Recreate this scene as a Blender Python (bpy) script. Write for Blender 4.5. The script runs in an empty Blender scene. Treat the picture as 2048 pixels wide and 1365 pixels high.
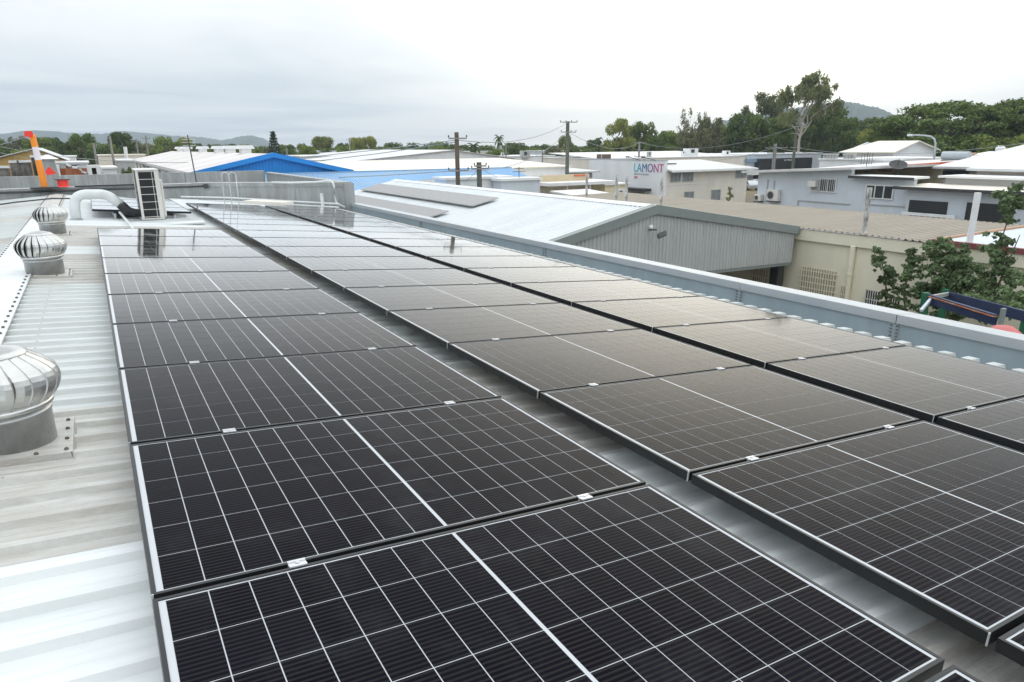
import bpy, math, random
import numpy as np
from mathutils import Matrix, Vector
random.seed(7); RNG = np.random.default_rng(11)
SC = bpy.context.scene
COL = SC.collection
V = Vector
# ------------------------------------------------------------------ camera
F_PX = 1370.654                                   # focal length in pixels of a 2048 wide picture (24 mm lens)
CAM_AXES = np.array([[0.857529, -0.514371, -0.008217], [-0.148077, -0.231506, -0.961498], [0.492664, 0.825729, -0.27469]])
CAM = np.array([0.0, 0.0, 7.0])
cd = bpy.data.cameras.new('camera'); cam = bpy.data.objects.new('camera', cd); COL.objects.link(cam)
cd.sensor_width = 36.0; cd.lens = F_PX / 2048 * 36; cd.clip_start = 0.05; cd.clip_end = 9000
m = Matrix.Identity(4)
for r in range(3):
    m[r][0] = CAM_AXES[0][r]; m[r][1] = -CAM_AXES[1][r]; m[r][2] = -CAM_AXES[2][r]; m[r][3] = CAM[r]
cam.matrix_world = m
SC.camera = cam
# ------------------------------------------------------------------ sky, sun, exposure
SUN_AZ, SUN_EL = math.radians(48), math.radians(15)
SUN_DIR = V((math.sin(SUN_AZ) * math.cos(SUN_EL), math.cos(SUN_AZ) * math.cos(SUN_EL), math.sin(SUN_EL)))
world = bpy.data.worlds.new('World'); SC.world = world; world.use_nodes = True
def build_world():
    nt = world.node_tree; N = nt.nodes; L = nt.links; N.clear()
    out = N.new('ShaderNodeOutputWorld'); bg = N.new('ShaderNodeBackground'); bg.inputs['Strength'].default_value = 0.1
    sky = N.new('ShaderNodeTexSky'); sky.sky_type = 'NISHITA'; sky.sun_disc = False
    sky.sun_elevation = SUN_EL; sky.sun_rotation = SUN_AZ; sky.air_density = 1.0; sky.dust_density = 2.0
    tc = N.new('ShaderNodeTexCoord'); sep = N.new('ShaderNodeSeparateXYZ'); L.new(tc.outputs['Generated'], sep.inputs[0])
    def math_(op, a, b=None, clamp=False):
        n = N.new('ShaderNodeMath'); n.operation = op; n.use_clamp = clamp
        for i, v in enumerate((a, b)):
            if v is None: continue
            if isinstance(v, (int, float)): n.inputs[i].default_value = v
            else: L.new(v, n.inputs[i])
        return n.outputs[0]
    z = math_('MAXIMUM', sep.outputs['Z'], 0.0)
    grad = math_('ADD', math_('MULTIPLY', z, 1.35), 1.0)          # overcast sky: brighter towards the zenith
    # cloud layer seen in perspective: direction divided by height
    zz = math_('ADD', z, 0.045)
    px = math_('DIVIDE', sep.outputs['X'], zz); py = math_('DIVIDE', sep.outputs['Y'], zz)
    comb = N.new('ShaderNodeCombineXYZ'); L.new(px, comb.inputs[0]); L.new(py, comb.inputs[1])
    nz = N.new('ShaderNodeTexNoise'); nz.inputs['Scale'].default_value = 0.26; nz.inputs['Detail'].default_value = 5; nz.inputs['Roughness'].default_value = 0.52
    nz.inputs['Distortion'].default_value = 0.4; L.new(comb.outputs[0], nz.inputs['Vector'])
    ramp = N.new('ShaderNodeValToRGB'); ramp.color_ramp.elements[0].position = 0.40; ramp.color_ramp.elements[1].position = 0.57
    ramp.color_ramp.elements[0].color = (6.0, 6.6, 7.2, 1); ramp.color_ramp.elements[1].color = (8.2, 8.45, 8.6, 1)
    L.new(nz.outputs['Fac'], ramp.inputs['Fac'])
    # the veiled sun: a broad warm brightening of the cloud round the sun's direction
    dot = N.new('ShaderNodeVectorMath'); dot.operation = 'DOT_PRODUCT'; L.new(tc.outputs['Generated'], dot.inputs[0]); dot.inputs[1].default_value = SUN_DIR
    g = math_('POWER', math_('MAXIMUM', dot.outputs['Value'], 0.0), 16.0)
    mixw = N.new('ShaderNodeMix'); mixw.data_type = 'RGBA'; L.new(math_('MULTIPLY', g, 1.0, True), mixw.inputs['Factor'])
    L.new(ramp.outputs['Color'], mixw.inputs['A']); mixw.inputs['B'].default_value = (19.0, 18.2, 15.8, 1)
    mul = N.new('ShaderNodeVectorMath'); mul.operation = 'SCALE'; L.new(mixw.outputs['Result'], mul.inputs[0]); L.new(grad, mul.inputs['Scale'])
    mix = N.new('ShaderNodeMix'); mix.data_type = 'RGBA'; mix.inputs['Factor'].default_value = 0.94
    L.new(sky.outputs['Color'], mix.inputs['A']); L.new(mul.outputs[0], mix.inputs['B'])
    L.new(mix.outputs['Result'], bg.inputs['Color']); L.new(bg.outputs[0], out.inputs['Surface'])
build_world()
sd = bpy.data.lights.new('sun', 'SUN'); sd.energy = 0.6; sd.angle = math.radians(120); sd.color = (1.0, 0.95, 0.86)
sun = bpy.data.objects.new('sun', sd); COL.objects.link(sun); sun.rotation_euler = SUN_DIR.to_track_quat('Z', 'Y').to_euler()
SC.view_settings.view_transform = 'Standard'; SC.view_settings.look = 'None'; SC.view_settings.gamma = 1; SC.view_settings.use_curve_mapping = False
SC.view_settings.exposure = 0.17
SC.cycles.max_bounces = 6; SC.cycles.volume_bounces = 0; SC.cycles.use_denoising = True

# ------------------------------------------------------------------ survey helpers: where a sight line meets a plane of the place
def _ray(px, py):
    return np.array([(px - 1024) / F_PX, (py - 682.5) / F_PX, 1.0]) @ CAM_AXES
def atY(px, py, Y): d = _ray(px, py); return V(CAM + d * ((Y - CAM[1]) / d[1]))
def atX(px, py, X): d = _ray(px, py); return V(CAM + d * ((X - CAM[0]) / d[0]))
def atZ(px, py, Z): d = _ray(px, py); return V(CAM + d * ((Z - CAM[2]) / d[2]))
def atD(px, py, D): d = _ray(px, py); return V(CAM + d * (D / math.hypot(d[0], d[1])))

# ------------------------------------------------------------------ object helpers
ORG = {}
def tag(o, label=None, cat=None, group=None, kind=None):
    if label: o['label'] = label
    if cat: o['category'] = cat
    if group: o['group'] = group
    if kind: o['kind'] = kind
    return o
def thing(name, label, cat, loc, group=None, rot=None):
    o = bpy.data.objects.new(name, None); o.empty_display_size = 0.2; COL.objects.link(o)
    o.location = loc
    if rot: o.rotation_euler = rot
    ORG[o.name] = V(loc) if not rot else V((0, 0, 0))
    return tag(o, label, cat, group)
def link(name, me, parent=None, loc=None):
    o = bpy.data.objects.new(name, me); COL.objects.link(o)
    if parent: o.parent = parent; ORG[o.name] = ORG[parent.name]
    if loc is not None: o.location = loc
    return o
class B:
    """collects faces of ONE piece"""
    def __init__(s): s.v = []; s.f = []
    def add(s, vs, fs):
        n = len(s.v); s.v += [tuple(v) for v in vs]; s.f += [tuple(n + i for i in f) for f in fs]; return s
    def box(s, x0, x1, y0, y1, z0, z1):
        return s.add([(x0,y0,z0),(x1,y0,z0),(x1,y1,z0),(x0,y1,z0),(x0,y0,z1),(x1,y0,z1),(x1,y1,z1),(x0,y1,z1)],
                     [(0,3,2,1),(4,5,6,7),(0,1,5,4),(1,2,6,5),(2,3,7,6),(3,0,4,7)])
    def hexa(s, bot, top):
        """solid between two 4-point loops"""
        return s.add(list(bot) + list(top), [(0,3,2,1),(4,5,6,7),(0,1,5,4),(1,2,6,5),(2,3,7,6),(3,0,4,7)])
    def bar(s, a, b, w, h, up=(0,0,1)):
        a = V(a); b = V(b); d = (b - a).normalized(); u = V(up)
        if abs(d.dot(u)) > 0.98: u = V((0, 1, 0))
        x = d.cross(u).normalized() * (w / 2); y = x.cross(d).normalized() * (h / 2)
        return s.hexa([a - x - y, a + x - y, a + x + y, a - x + y], [b - x - y, b + x - y, b + x + y, b - x + y])
    def prism(s, poly, axis, a, b):
        """2-D outline extruded along axis: x: (y,z), y: (x,z), z: (x,y)"""
        n = len(poly)
        f = {'x': lambda p, t: (t, p[0], p[1]), 'y': lambda p, t: (p[0], t, p[1]), 'z': lambda p, t: (p[0], p[1], t)}[axis]
        return s.add([f(p, a) for p in poly] + [f(p, b) for p in poly],
                     [tuple(range(n - 1, -1, -1)), tuple(range(n, 2 * n))] + [(i, (i + 1) % n, n + (i + 1) % n, n + i) for i in range(n)])
    def tube(s, path, rad, n=8, cap=True):
        path = [V(p) for p in path]; k = len(path)
        rad = rad if isinstance(rad, (list, tuple)) else [rad] * k
        vs = []; ref = None
        for i, p in enumerate(path):
            d = (path[min(i + 1, k - 1)] - path[max(i - 1, 0)]).normalized()
            if ref is None: ref = V((0, 0, 1)) if abs(d.z) < 0.9 else V((0, 1, 0))
            x = d.cross(ref).normalized(); y = d.cross(x).normalized(); ref = -y if False else ref
            if abs(d.dot(ref)) > 0.95: ref = y
            for j in range(n):
                a = 2 * math.pi * j / n; vs.append(p + (x * math.cos(a) + y * math.sin(a)) * rad[i])
        fs = [(i*n + j, i*n + (j+1) % n, (i+1)*n + (j+1) % n, (i+1)*n + j) for i in range(k - 1) for j in range(n)]
        if cap: fs += [tuple(range(n - 1, -1, -1)), tuple((k-1)*n + j for j in range(n))]
        return s.add(vs, fs)
    def lathe(s, c, prof, n=24, cap=True):
        c = V(c); vs = []; k = len(prof)
        for r, z in prof:
            for j in range(n):
                a = 2 * math.pi * j / n; vs.append((c.x + r * math.cos(a), c.y + r * math.sin(a), c.z + z))
        fs = [(i*n + j, i*n + (j+1) % n, (i+1)*n + (j+1) % n, (i+1)*n + j) for i in range(k - 1) for j in range(n)]
        if cap: fs += [tuple(range(n - 1, -1, -1)), tuple((k-1)*n + j for j in range(n))]
        return s.add(vs, fs)
    def mesh(s, name, mat, org=V((0,0,0)), smooth=False):
        me = bpy.data.meshes.new(name)
        me.from_pydata([(v[0]-org[0], v[1]-org[1], v[2]-org[2]) for v in s.v], [], s.f); me.update()
        if mat: me.materials.append(mat)
        if smooth: me.shade_smooth(); 
        return me
    def build(s, name, mat, parent=None, smooth=False, bevel=0):
        if parent: o = link(name, s.mesh(name, mat, ORG[parent.name], smooth), parent)
        else:
            a = np.array(s.v); org = V(((a[:,0].min()+a[:,0].max())/2, (a[:,1].min()+a[:,1].max())/2, a[:,2].min()))
            o = link(name, s.mesh(name, mat, org, smooth), None, org); ORG[o.name] = org
        if smooth == 'auto': pass
        if bevel:
            md = o.modifiers.new('edge', 'BEVEL'); md.width = bevel; md.segments = 2; md.limit_method = 'ANGLE'
        return o
def solid(name, label, cat, b, mat, group=None, **k):
    return tag(b.build(name, mat, None, **k), label, cat, group)
ORD = ['front','second','third','fourth','fifth','sixth','seventh','eighth','ninth','tenth','eleventh','twelfth','thirteenth','fourteenth','fifteenth','sixteenth','seventeenth','eighteenth','nineteenth','twentieth','twenty-first','twenty-second','twenty-third','twenty-fourth','twenty-fifth','twenty-sixth','twenty-seventh','twenty-eighth','twenty-ninth','thirtieth']
def nth(i): return 'first' if i == 0 else ORD[i]

# ------------------------------------------------------------------ materials
def mat(name, col, rough=0.6, metal=0.0, var=0.12, scale=3.0, stain=None, stain_amt=0.0, stain_scale=1.0, stretch=(1,1,1), bump=0.0, bscale=40.0, coat=0.0, coat_rough=0.08, spec=0.5, streak=None, coords='Object', detail=6):
    mt = bpy.data.materials.new(name); mt.use_nodes = True; nt = mt.node_tree; N = nt.nodes; L = nt.links
    p = N['Principled BSDF']; p.inputs['Roughness'].default_value = rough; p.inputs['Metallic'].default_value = metal
    p.inputs['Specular IOR Level'].default_value = spec
    if coat: p.inputs['Coat Weight'].default_value = coat; p.inputs['Coat Roughness'].default_value = coat_rough
    tc = N.new('ShaderNodeTexCoord'); vec = tc.outputs[coords]
    if coords == 'World':
        pass
    n = N.new('ShaderNodeTexNoise'); n.inputs['Scale'].default_value = scale; n.inputs['Detail'].default_value = detail; n.inputs['Roughness'].default_value = 0.6
    mp = N.new('ShaderNodeMapping'); mp.inputs['Scale'].default_value = stretch; L.new(vec, mp.inputs[0]); L.new(mp.outputs[0], n.inputs['Vector'])
    r = N.new('ShaderNodeValToRGB'); r.color_ramp.elements[0].position = 0.3; r.color_ramp.elements[1].position = 0.7
    c = np.array(col[:3]); r.color_ramp.elements[0].color = (*np.clip(c * (1 - var), 0, 1), 1); r.color_ramp.elements[1].color = (*np.clip(c * (1 + var), 0, 0.9), 1)
    L.new(n.outputs['Fac'], r.inputs['Fac']); colout = r.outputs['Color']
    if stain is not None:
        n2 = N.new('ShaderNodeTexNoise'); n2.inputs['Scale'].default_value = stain_scale; n2.inputs['Detail'].default_value = 8; n2.inputs['Roughness'].default_value = 0.7
        mp2 = N.new('ShaderNodeMapping'); mp2.inputs['Scale'].default_value = streak or stretch; L.new(vec, mp2.inputs[0]); L.new(mp2.outputs[0], n2.inputs['Vector'])
        r2 = N.new('ShaderNodeValToRGB'); r2.color_ramp.elements[0].position = 0.5 - 0.25 * stain_amt; r2.color_ramp.elements[1].position = 0.75 - 0.2 * stain_amt
        L.new(n2.outputs['Fac'], r2.inputs['Fac'])
        mx = N.new('ShaderNodeMix'); mx.data_type = 'RGBA'; L.new(r2.outputs['Color'], mx.inputs['Factor']); L.new(colout, mx.inputs['A']); mx.inputs['B'].default_value = (*stain, 1)
        colout = mx.outputs['Result']
    L.new(colout, p.inputs['Base Color'])
    if bump:
        nb = N.new('ShaderNodeTexNoise'); nb.inputs['Scale'].default_value = bscale; nb.inputs['Detail'].default_value = 4; L.new(vec, nb.inputs['Vector'])
        bp = N.new('ShaderNodeBump'); bp.inputs['Strength'].default_value = bump; bp.inputs['Distance'].default_value = 0.02; L.new(nb.outputs['Fac'], bp.inputs['Height']); L.new(bp.outputs[0], p.inputs['Normal'])
    return mt
def ribs(mt, axis, pitch, strength=0.6, depth=0.02):
    """fine corrugation of a far roof as relief"""
    nt = mt.node_tree; N = nt.nodes; L = nt.links; p = N['Principled BSDF']
    tc = N.new('ShaderNodeTexCoord'); w = N.new('ShaderNodeTexWave'); w.bands_direction = axis; w.inputs['Scale'].default_value = 2 * math.pi / pitch / 20
    w.inputs['Distortion'].default_value = 0; L.new(tc.outputs['Object'], w.inputs['Vector'])
    bp = N.new('ShaderNodeBump'); bp.inputs['Strength'].default_value = strength; bp.inputs['Distance'].default_value = depth
    L.new(w.outputs['Fac'], bp.inputs['Height']); L.new(bp.outputs[0], p.inputs['Normal']); return mt
def obj_random(mt, amt=0.25):
    """each object of the material a little lighter or darker than the next"""
    nt = mt.node_tree; N = nt.nodes; L = nt.links; p = N['Principled BSDF']; src = p.inputs['Base Color'].links[0].from_socket
    oi = N.new('ShaderNodeObjectInfo'); mr = N.new('ShaderNodeMapRange'); mr.inputs['To Min'].default_value = 1 - amt; mr.inputs['To Max'].default_value = 1 + amt
    L.new(oi.outputs['Random'], mr.inputs['Value']); sc = N.new('ShaderNodeVectorMath'); sc.operation = 'SCALE'; L.new(src, sc.inputs[0]); L.new(mr.outputs[0], sc.inputs['Scale'])
    L.new(sc.outputs[0], p.inputs['Base Color']); return mt
MT = {}
MT['sheet_white'] = obj_random(mat('white_coated_roof_sheet', (0.74,0.758,0.752), 0.42, 0.05, 0.05, 1.5, (0.60,0.63,0.62), 0.4, 0.8, streak=(0.35,4,1), spec=0.4), 0.05)
MT['sheet_pale'] = obj_random(mat('pale_roof_sheet', (0.60,0.63,0.622), 0.42, 0.05, 0.06, 1.5, (0.47,0.475,0.45), 0.5, 1.2, streak=(0.5,5,1)), 0.06)
MT['sheet_dirty'] = obj_random(mat('weathered_roof_sheet', (0.60,0.605,0.575), 0.5, 0.05, 0.12, 7.0, (0.46,0.435,0.395), 0.7, 3.0, streak=(0.8,5,1), bump=0.2, bscale=90), 0.08)
MT['zinc'] = mat('weathered_zinc_flashing', (0.43,0.45,0.45), 0.5, 0.3, 0.12, 1.6, (0.30,0.305,0.295), 0.65, 2.2, streak=(2.2,2.2,0.3), bump=0.4, bscale=1.5)
MT['parapet'] = mat('blue_grey_parapet_steel', (0.36,0.44,0.485), 0.40, 0.1, 0.06, 1.0, (0.31,0.375,0.41), 0.5, 1.6, streak=(1,1.6,0.3), bump=0.5, bscale=1.6)
MT['coping'] = mat('galvanised_coping_steel', (0.40,0.44,0.48), 0.42, 0.1, 0.08, 1.4, (0.44,0.455,0.46), 0.45, 2.5, streak=(2,0.9,1), bump=0.5, bscale=1.8)
MT['black_frame'] = mat('black_anodised_frame', (0.018,0.019,0.021), 0.42, 0.3, 0.1)
MT['alu'] = mat('aluminium', (0.58,0.59,0.60), 0.35, 0.5, 0.06)
MT['steel_spun'] = mat('spun_aluminium_vent', (0.66,0.66,0.645), 0.30, 0.92, 0.10, 5.0, (0.50,0.49,0.46), 0.45, 3.0, streak=(1,1,2.0), bump=0.05, bscale=25)
MT['steel_throat'] = mat('galvanised_vent_throat', (0.62,0.635,0.64), 0.40, 0.7, 0.08, 9.0, (0.38,0.38,0.365), 0.5, 3.0)
MT['dark'] = mat('dark_interior', (0.012,0.012,0.013), 0.9, 0, 0.1)
MT['bolt'] = mat('weathered_bolt', (0.16,0.13,0.11), 0.6, 0.5, 0.2)
MT['pvc'] = mat('white_pvc_pipe', (0.74,0.76,0.76), 0.4, 0, 0.04, 3, (0.60,0.61,0.59), 0.4, 2)
MT['black_rubber'] = mat('black_rubber', (0.02,0.02,0.022), 0.6, 0, 0.1)
MT['ac_cream'] = mat('cream_air_conditioner_case', (0.66,0.645,0.60), 0.45, 0, 0.03)
MT['fin'] = mat('black_coil_fins', (0.022,0.023,0.026), 0.45, 0.4, 0.2, 60)
MT['wood'] = mat('weathered_pole_timber', (0.17,0.125,0.09), 0.85, 0, 0.25, 6, (0.09,0.075,0.06), 0.6, 4, streak=(4,4,0.3))
MT['wood_green'] = mat('treated_green_pole_timber', (0.14,0.155,0.125), 0.85, 0, 0.25, 6, (0.08,0.085,0.07), 0.6, 4, streak=(4,4,0.3))
MT['wood_grey'] = mat('silvered_pole_timber', (0.30,0.29,0.27), 0.85, 0, 0.2, 6, (0.18,0.17,0.155), 0.5, 4, streak=(4,4,0.3))
MT['dark_steel'] = mat('dark_line_hardware', (0.07,0.07,0.07), 0.6, 0.4, 0.2)
MT['wire'] = mat('overhead_wire', (0.30,0.31,0.31), 0.6, 0.2, 0.05)
MT['glass'] = mat('window_glass', (0.03,0.035,0.04), 0.08, 0, 0.3, 1.5, spec=0.6)
MT['glass_pale'] = mat('louvred_window_glass', (0.20,0.225,0.23), 0.15, 0, 0.25, 2.5)
MT['white'] = mat('white_paint', (0.78,0.79,0.79), 0.5, 0, 0.04, 1.0, (0.66,0.66,0.64), 0.3, 0.6)
MT['white_roof'] = ribs(mat('white_painted_roof', (0.68,0.685,0.68), 0.5, 0.03, 0.05, 0.3, (0.55,0.54,0.52), 0.6, 0.35, streak=(0.5,2,1)), 'Y', 0.2, 0.35)
MT['white_roof_x'] = ribs(mat('white_painted_roof_along', (0.68,0.685,0.68), 0.5, 0.03, 0.05, 0.3, (0.55,0.54,0.52), 0.6, 0.35, streak=(2,0.5,1)), 'X', 0.2, 0.35)
MT['pink_roof'] = ribs(mat('chalky_white_roof', (0.57,0.515,0.485), 0.6, 0, 0.06, 0.2, (0.68,0.65,0.625), 0.5, 0.2, streak=(0.3,1.5,1)), 'Y', 0.25, 0.3)
MT['cream_roof'] = ribs(mat('cream_roof', (0.72,0.67,0.57), 0.55, 0, 0.04, 0.3), 'X', 0.2, 0.3)
MT['grey_roof'] = ribs(mat('pale_grey_roof', (0.52,0.53,0.53), 0.5, 0.1, 0.06, 0.3, (0.44,0.44,0.43), 0.4, 0.3), 'X', 0.2, 0.3)
MT['blue'] = mat('bright_blue_cladding', (0.022,0.26,0.68), 0.45, 0.05, 0.06, 1.0)
MT['light_blue'] = mat('faded_blue_roof', (0.22,0.42,0.66), 0.5, 0.05, 0.08, 0.4, (0.34,0.42,0.50), 0.25, 0.5)
MT['shed_grey'] = mat('grey_galvanised_cladding', (0.39,0.405,0.40), 0.5, 0.15, 0.10, 1.5, (0.48,0.49,0.485), 0.6, 2.0, streak=(4,4,0.25))
MT['shed_trim'] = mat('grey_green_barge_flashing', (0.215,0.245,0.235), 0.5, 0.05, 0.05)
MT['shed_roof'] = mat('new_white_roof_sheet', (0.68,0.71,0.715), 0.45, 0.03, 0.04, 0.8, (0.60,0.625,0.63), 0.5, 0.6, streak=(0.3,2,1))
MT['beige'] = mat('beige_render', (0.82,0.775,0.61), 0.8, 0, 0.05, 0.8, (0.73,0.685,0.53), 0.5, 0.5, streak=(1,1,0.4), bump=0.08, bscale=30)
MT['beige_trim'] = mat('beige_fascia_paint', (0.80,0.755,0.59), 0.6, 0, 0.04)
MT['brown_roof'] = mat('sand_brown_roof_sheet', (0.36,0.315,0.255), 0.6, 0.05, 0.07, 0.8, (0.31,0.275,0.225), 0.5, 1.0, streak=(0.4,3,1))
MT['grey_wall'] = mat('pale_blue_grey_render', (0.60,0.65,0.705), 0.75, 0, 0.04, 0.5, (0.53,0.575,0.62), 0.4, 0.4, streak=(1,1,0.4))
MT['cream_wall'] = mat('cream_rendered_wall', (0.75,0.705,0.625), 0.75, 0, 0.04, 0.5, (0.65,0.61,0.535), 0.35, 0.5, streak=(1,1,0.4))
MT['white_wall'] = mat('white_rendered_wall', (0.79,0.805,0.815), 0.7, 0, 0.03, 0.5, (0.71,0.725,0.73), 0.3, 0.5, streak=(1,1,0.4))
MT['grey_block'] = mat('grey_block_wall', (0.42,0.42,0.41), 0.8, 0, 0.08, 0.7)
MT['charcoal'] = mat('charcoal_cladding', (0.035,0.037,0.04), 0.5, 0.1, 0.15, 1.0)
MT['tan'] = mat('tan_paint', (0.62,0.50,0.33), 0.7, 0, 0.05)
MT['ochre'] = mat('ochre_cladding', (0.45,0.30,0.10), 0.7, 0, 0.08, 0.8)
MT['orange_red'] = mat('orange_red_paint', (0.62,0.13,0.05), 0.6, 0, 0.08)
MT['terracotta'] = mat('terracotta_tiles', (0.45,0.27,0.17), 0.8, 0, 0.12, 2)
MT['grimy'] = mat('grimy_brick', (0.34,0.325,0.30), 0.9, 0, 0.3, 2.0, (0.045,0.042,0.038), 0.85, 0.9, streak=(1,1,0.5), bump=0.3, bscale=6)
MT['rust'] = mat('rust_streaked_wall', (0.52,0.40,0.28), 0.9, 0, 0.15, 1.2, (0.30,0.085,0.03), 1.1, 1.2, streak=(1.6,1.6,0.22))
MT['brown_panel'] = mat('brown_louvre', (0.17,0.125,0.10), 0.7, 0, 0.1)
MT['flag_orange'] = mat('fluorescent_orange_plastic', (0.95,0.29,0.025), 0.45, 0, 0.05)
MT['flag_red'] = mat('fluorescent_red_plastic', (0.88,0.045,0.03), 0.45, 0, 0.08)
MT['flag_white'] = mat('reflective_white_band', (0.78,0.72,0.76), 0.3, 0, 0.05)
MT['maroon'] = mat('maroon_flashing', (0.24,0.06,0.065), 0.55, 0, 0.06)
MT['navy_beam'] = mat('navy_steel_beam', (0.025,0.04,0.10), 0.5, 0.2, 0.15)
MT['green_post'] = mat('green_painted_post', (0.015,0.13,0.06), 0.5, 0, 0.1)
MT['red_cover'] = mat('red_plastic_cover', (0.50,0.11,0.11), 0.6, 0, 0.08)
MT['peeling'] = mat('peeling_white_post', (0.74,0.74,0.72), 0.8, 0, 0.05, 3, (0.10,0.085,0.07), 0.55, 5.0, streak=(1,1,0.45))
MT['carpaint'] = mat('white_car_paint', (0.75,0.76,0.77), 0.25, 0, 0.02, coat=1.0)
MT['carsilver'] = mat('silver_car_paint', (0.42,0.44,0.46), 0.3, 0.4, 0.02, coat=1.0)
MT['tyre'] = mat('tyre_rubber', (0.02,0.02,0.02), 0.8, 0, 0.1)
MT['asphalt'] = mat('asphalt', (0.055,0.055,0.055), 0.9, 0, 0.2, 1.5)
# ================================================================== OUR ROOF
TH = 0.08319                                      # roof pitch, 4.8 degrees, falling towards +X
UW = V((math.cos(TH), 0, -math.sin(TH))); NW = V((math.sin(TH), 0, math.cos(TH)))
PO = V((-0.033, 1.7926, 5.8817))                  # reference point in the plane of the panel glass
PITCH = 1.12                                      # from one panel to the next
PAN = -0.165                                      # roof pan below the panel glass
def roofpt(u, y, h=0.0): return PO + UW * u + NW * h + V((0, y - PO.y, 0))
# ---- ground
def ground():
    b = B(); b.add([(-3000,-3000,0),(3000,-3000,0),(3000,3000,0),(-3000,3000,0)], [(0,1,2,3)])
    g = mat('ground_asphalt_and_dry_grass', (0.075,0.075,0.07), 0.95, 0, 0.3, 0.05, (0.20,0.15,0.075), 0.55, 0.022)
    o = b.build('ground', g); o['kind'] = 'structure'
ground()
def make_sheet(name, length, sign, m):
    prof = []
    for r in range(4):
        c = 0.095 + 0.19 * r
        prof += [(c-0.031,0),(c-0.017,0.025),(c+0.017,0.025),(c+0.031,0),(c+0.066,0),(c+0.072,0.0035),(c+0.078,0),(c+0.11,0),(c+0.116,0.0035),(c+0.122,0)]
    prof = [(0.0,0.0)] + [p for p in prof if p[0] < 0.757] + [(0.763,0.0)]
    b = B(); n = len(prof); x0, x1 = (0, length) if sign > 0 else (-length, 0)
    b.add([(x0,y,z) for y,z in prof] + [(x1,y,z) for y,z in prof], [(i, n+i, n+i+1, i+1) for i in range(n-1)])
    return b.mesh(name, m)
RIDGE_U = -0.80; SHEET_L = 6.98
ridge = roofpt(RIDGE_U, 0, PAN)
wh = thing('warehouse', 'low pitched metal roofed warehouse carrying the rows of black solar panels', 'building', (2.5, 10, 0))
sheet_me = {}
for k, m_ in (('w','sheet_white'),('p','sheet_pale'),('d','sheet_dirty')):
    sheet_me[k+'R'] = make_sheet('roof_sheet', SHEET_L, 1, MT[m_]); sheet_me[k+'L'] = make_sheet('roof_sheet', 6.0, -1, MT[m_])
def sheet_kind(y):
    if y < 0.85: return 'd'
    if y < 2.4: return 'w'
    if y < 3.9: return 'd'
    if y < 7.7: return 'p'
    if y < 10.0: return 'd'
    if y < 10.7: return 'w'
    if y < 13.7: return 'd'
    return 'w'
y = 2.42 - 0.76 * 6; i = 0
while y < 22.6:
    k = sheet_kind(y + 0.38)
    o = link('roof_sheet', sheet_me[k+'R'], wh, roofpt(RIDGE_U, y, PAN) - V((2.5,10,0))); o.rotation_euler = (0, TH, 0)
    kl = 'd' if (i * 7) % 5 == 1 else 'p'
    o = link('roof_sheet', sheet_me[kl+'L'], wh, roofpt(RIDGE_U, y, PAN) - V((2.5,10,0))); o.rotation_euler = (0, -TH, 0)
    y += 0.76; i += 1
# ridge capping: folded lengths with an upturned, scalloped edge, and their screws
rz = ridge.z + 0.045; rx = ridge.x
y = -2.0
for seg, (ln, m_) in enumerate(((5.2,'sheet_white'),(6.0,'sheet_white'),(5.6,'sheet_white'),(8.0,'sheet_dirty'))):
    w = 0.20; d = w * math.tan(TH)
    poly = [(rx-w,rz-d-0.012),(rx-w,rz-d),(rx,rz+0.004),(rx+w,rz-d),(rx+w,rz-d-0.012),(rx+w-0.004,rz-d-0.012),(rx+w-0.004,rz-d-0.003),(rx,rz+0.001),(rx-w+0.004,rz-d-0.003),(rx-w+0.004,rz-d-0.012)]
    B().prism(poly, 'y', y, y + ln - 0.01).build('ridge_cap', MT[m_], wh); y += ln
bolt_me = B().lathe((0,0,0), [(0.011,0),(0.011,0.006),(0.006,0.011)], 6).mesh('bolt', MT['bolt'])
y = 2.515
while y < 22.6:
    for sx in (-1, 1):
        link('bolt', bolt_me, wh, V((rx + sx*0.175, y, rz - 0.175*math.tan(TH) + 0.003)) - V((2.5,10,0)))
    y += 0.19
sb = B(); yy = 2.515
while yy < 22.4:
    for uu in (-0.42, 5.85):
        q_ = roofpt(uu, yy, PAN + 0.025); sb.box(q_.x-0.004, q_.x+0.004, yy-0.004, yy+0.004, q_.z-0.002, q_.z+0.004)
    yy += 0.19
sb.build('roof_screws', MT['grey_block'], wh)['kind'] = 'stuff'
cap_me = B().hexa([(-0.10,-0.058,-0.004),(0.06,-0.058,-0.004),(0.06,0.058,-0.004),(-0.10,0.058,-0.004)], [(-0.09,-0.040,0.066),(0.045,-0.042,0.062),(0.045,0.042,0.062),(-0.09,0.040,0.066)]).mesh('rib_end', MT['sheet_pale'])
yy = -0.05 + 0.095
while yy < 19.9:
    o = link('rib_end', cap_me, wh, roofpt(RIDGE_U + SHEET_L - 0.06, yy, PAN) - V((2.5,10,0))); o.rotation_euler = (0, TH + 0.03*math.sin(yy*9), 0.04*math.sin(yy*5)); yy += 0.19
# walls of the warehouse below the roof
B().box(-6.6, 6.86, -2.6, 22.95, 0, 5.0).build('wall', MT['grey_block'], wh)
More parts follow.
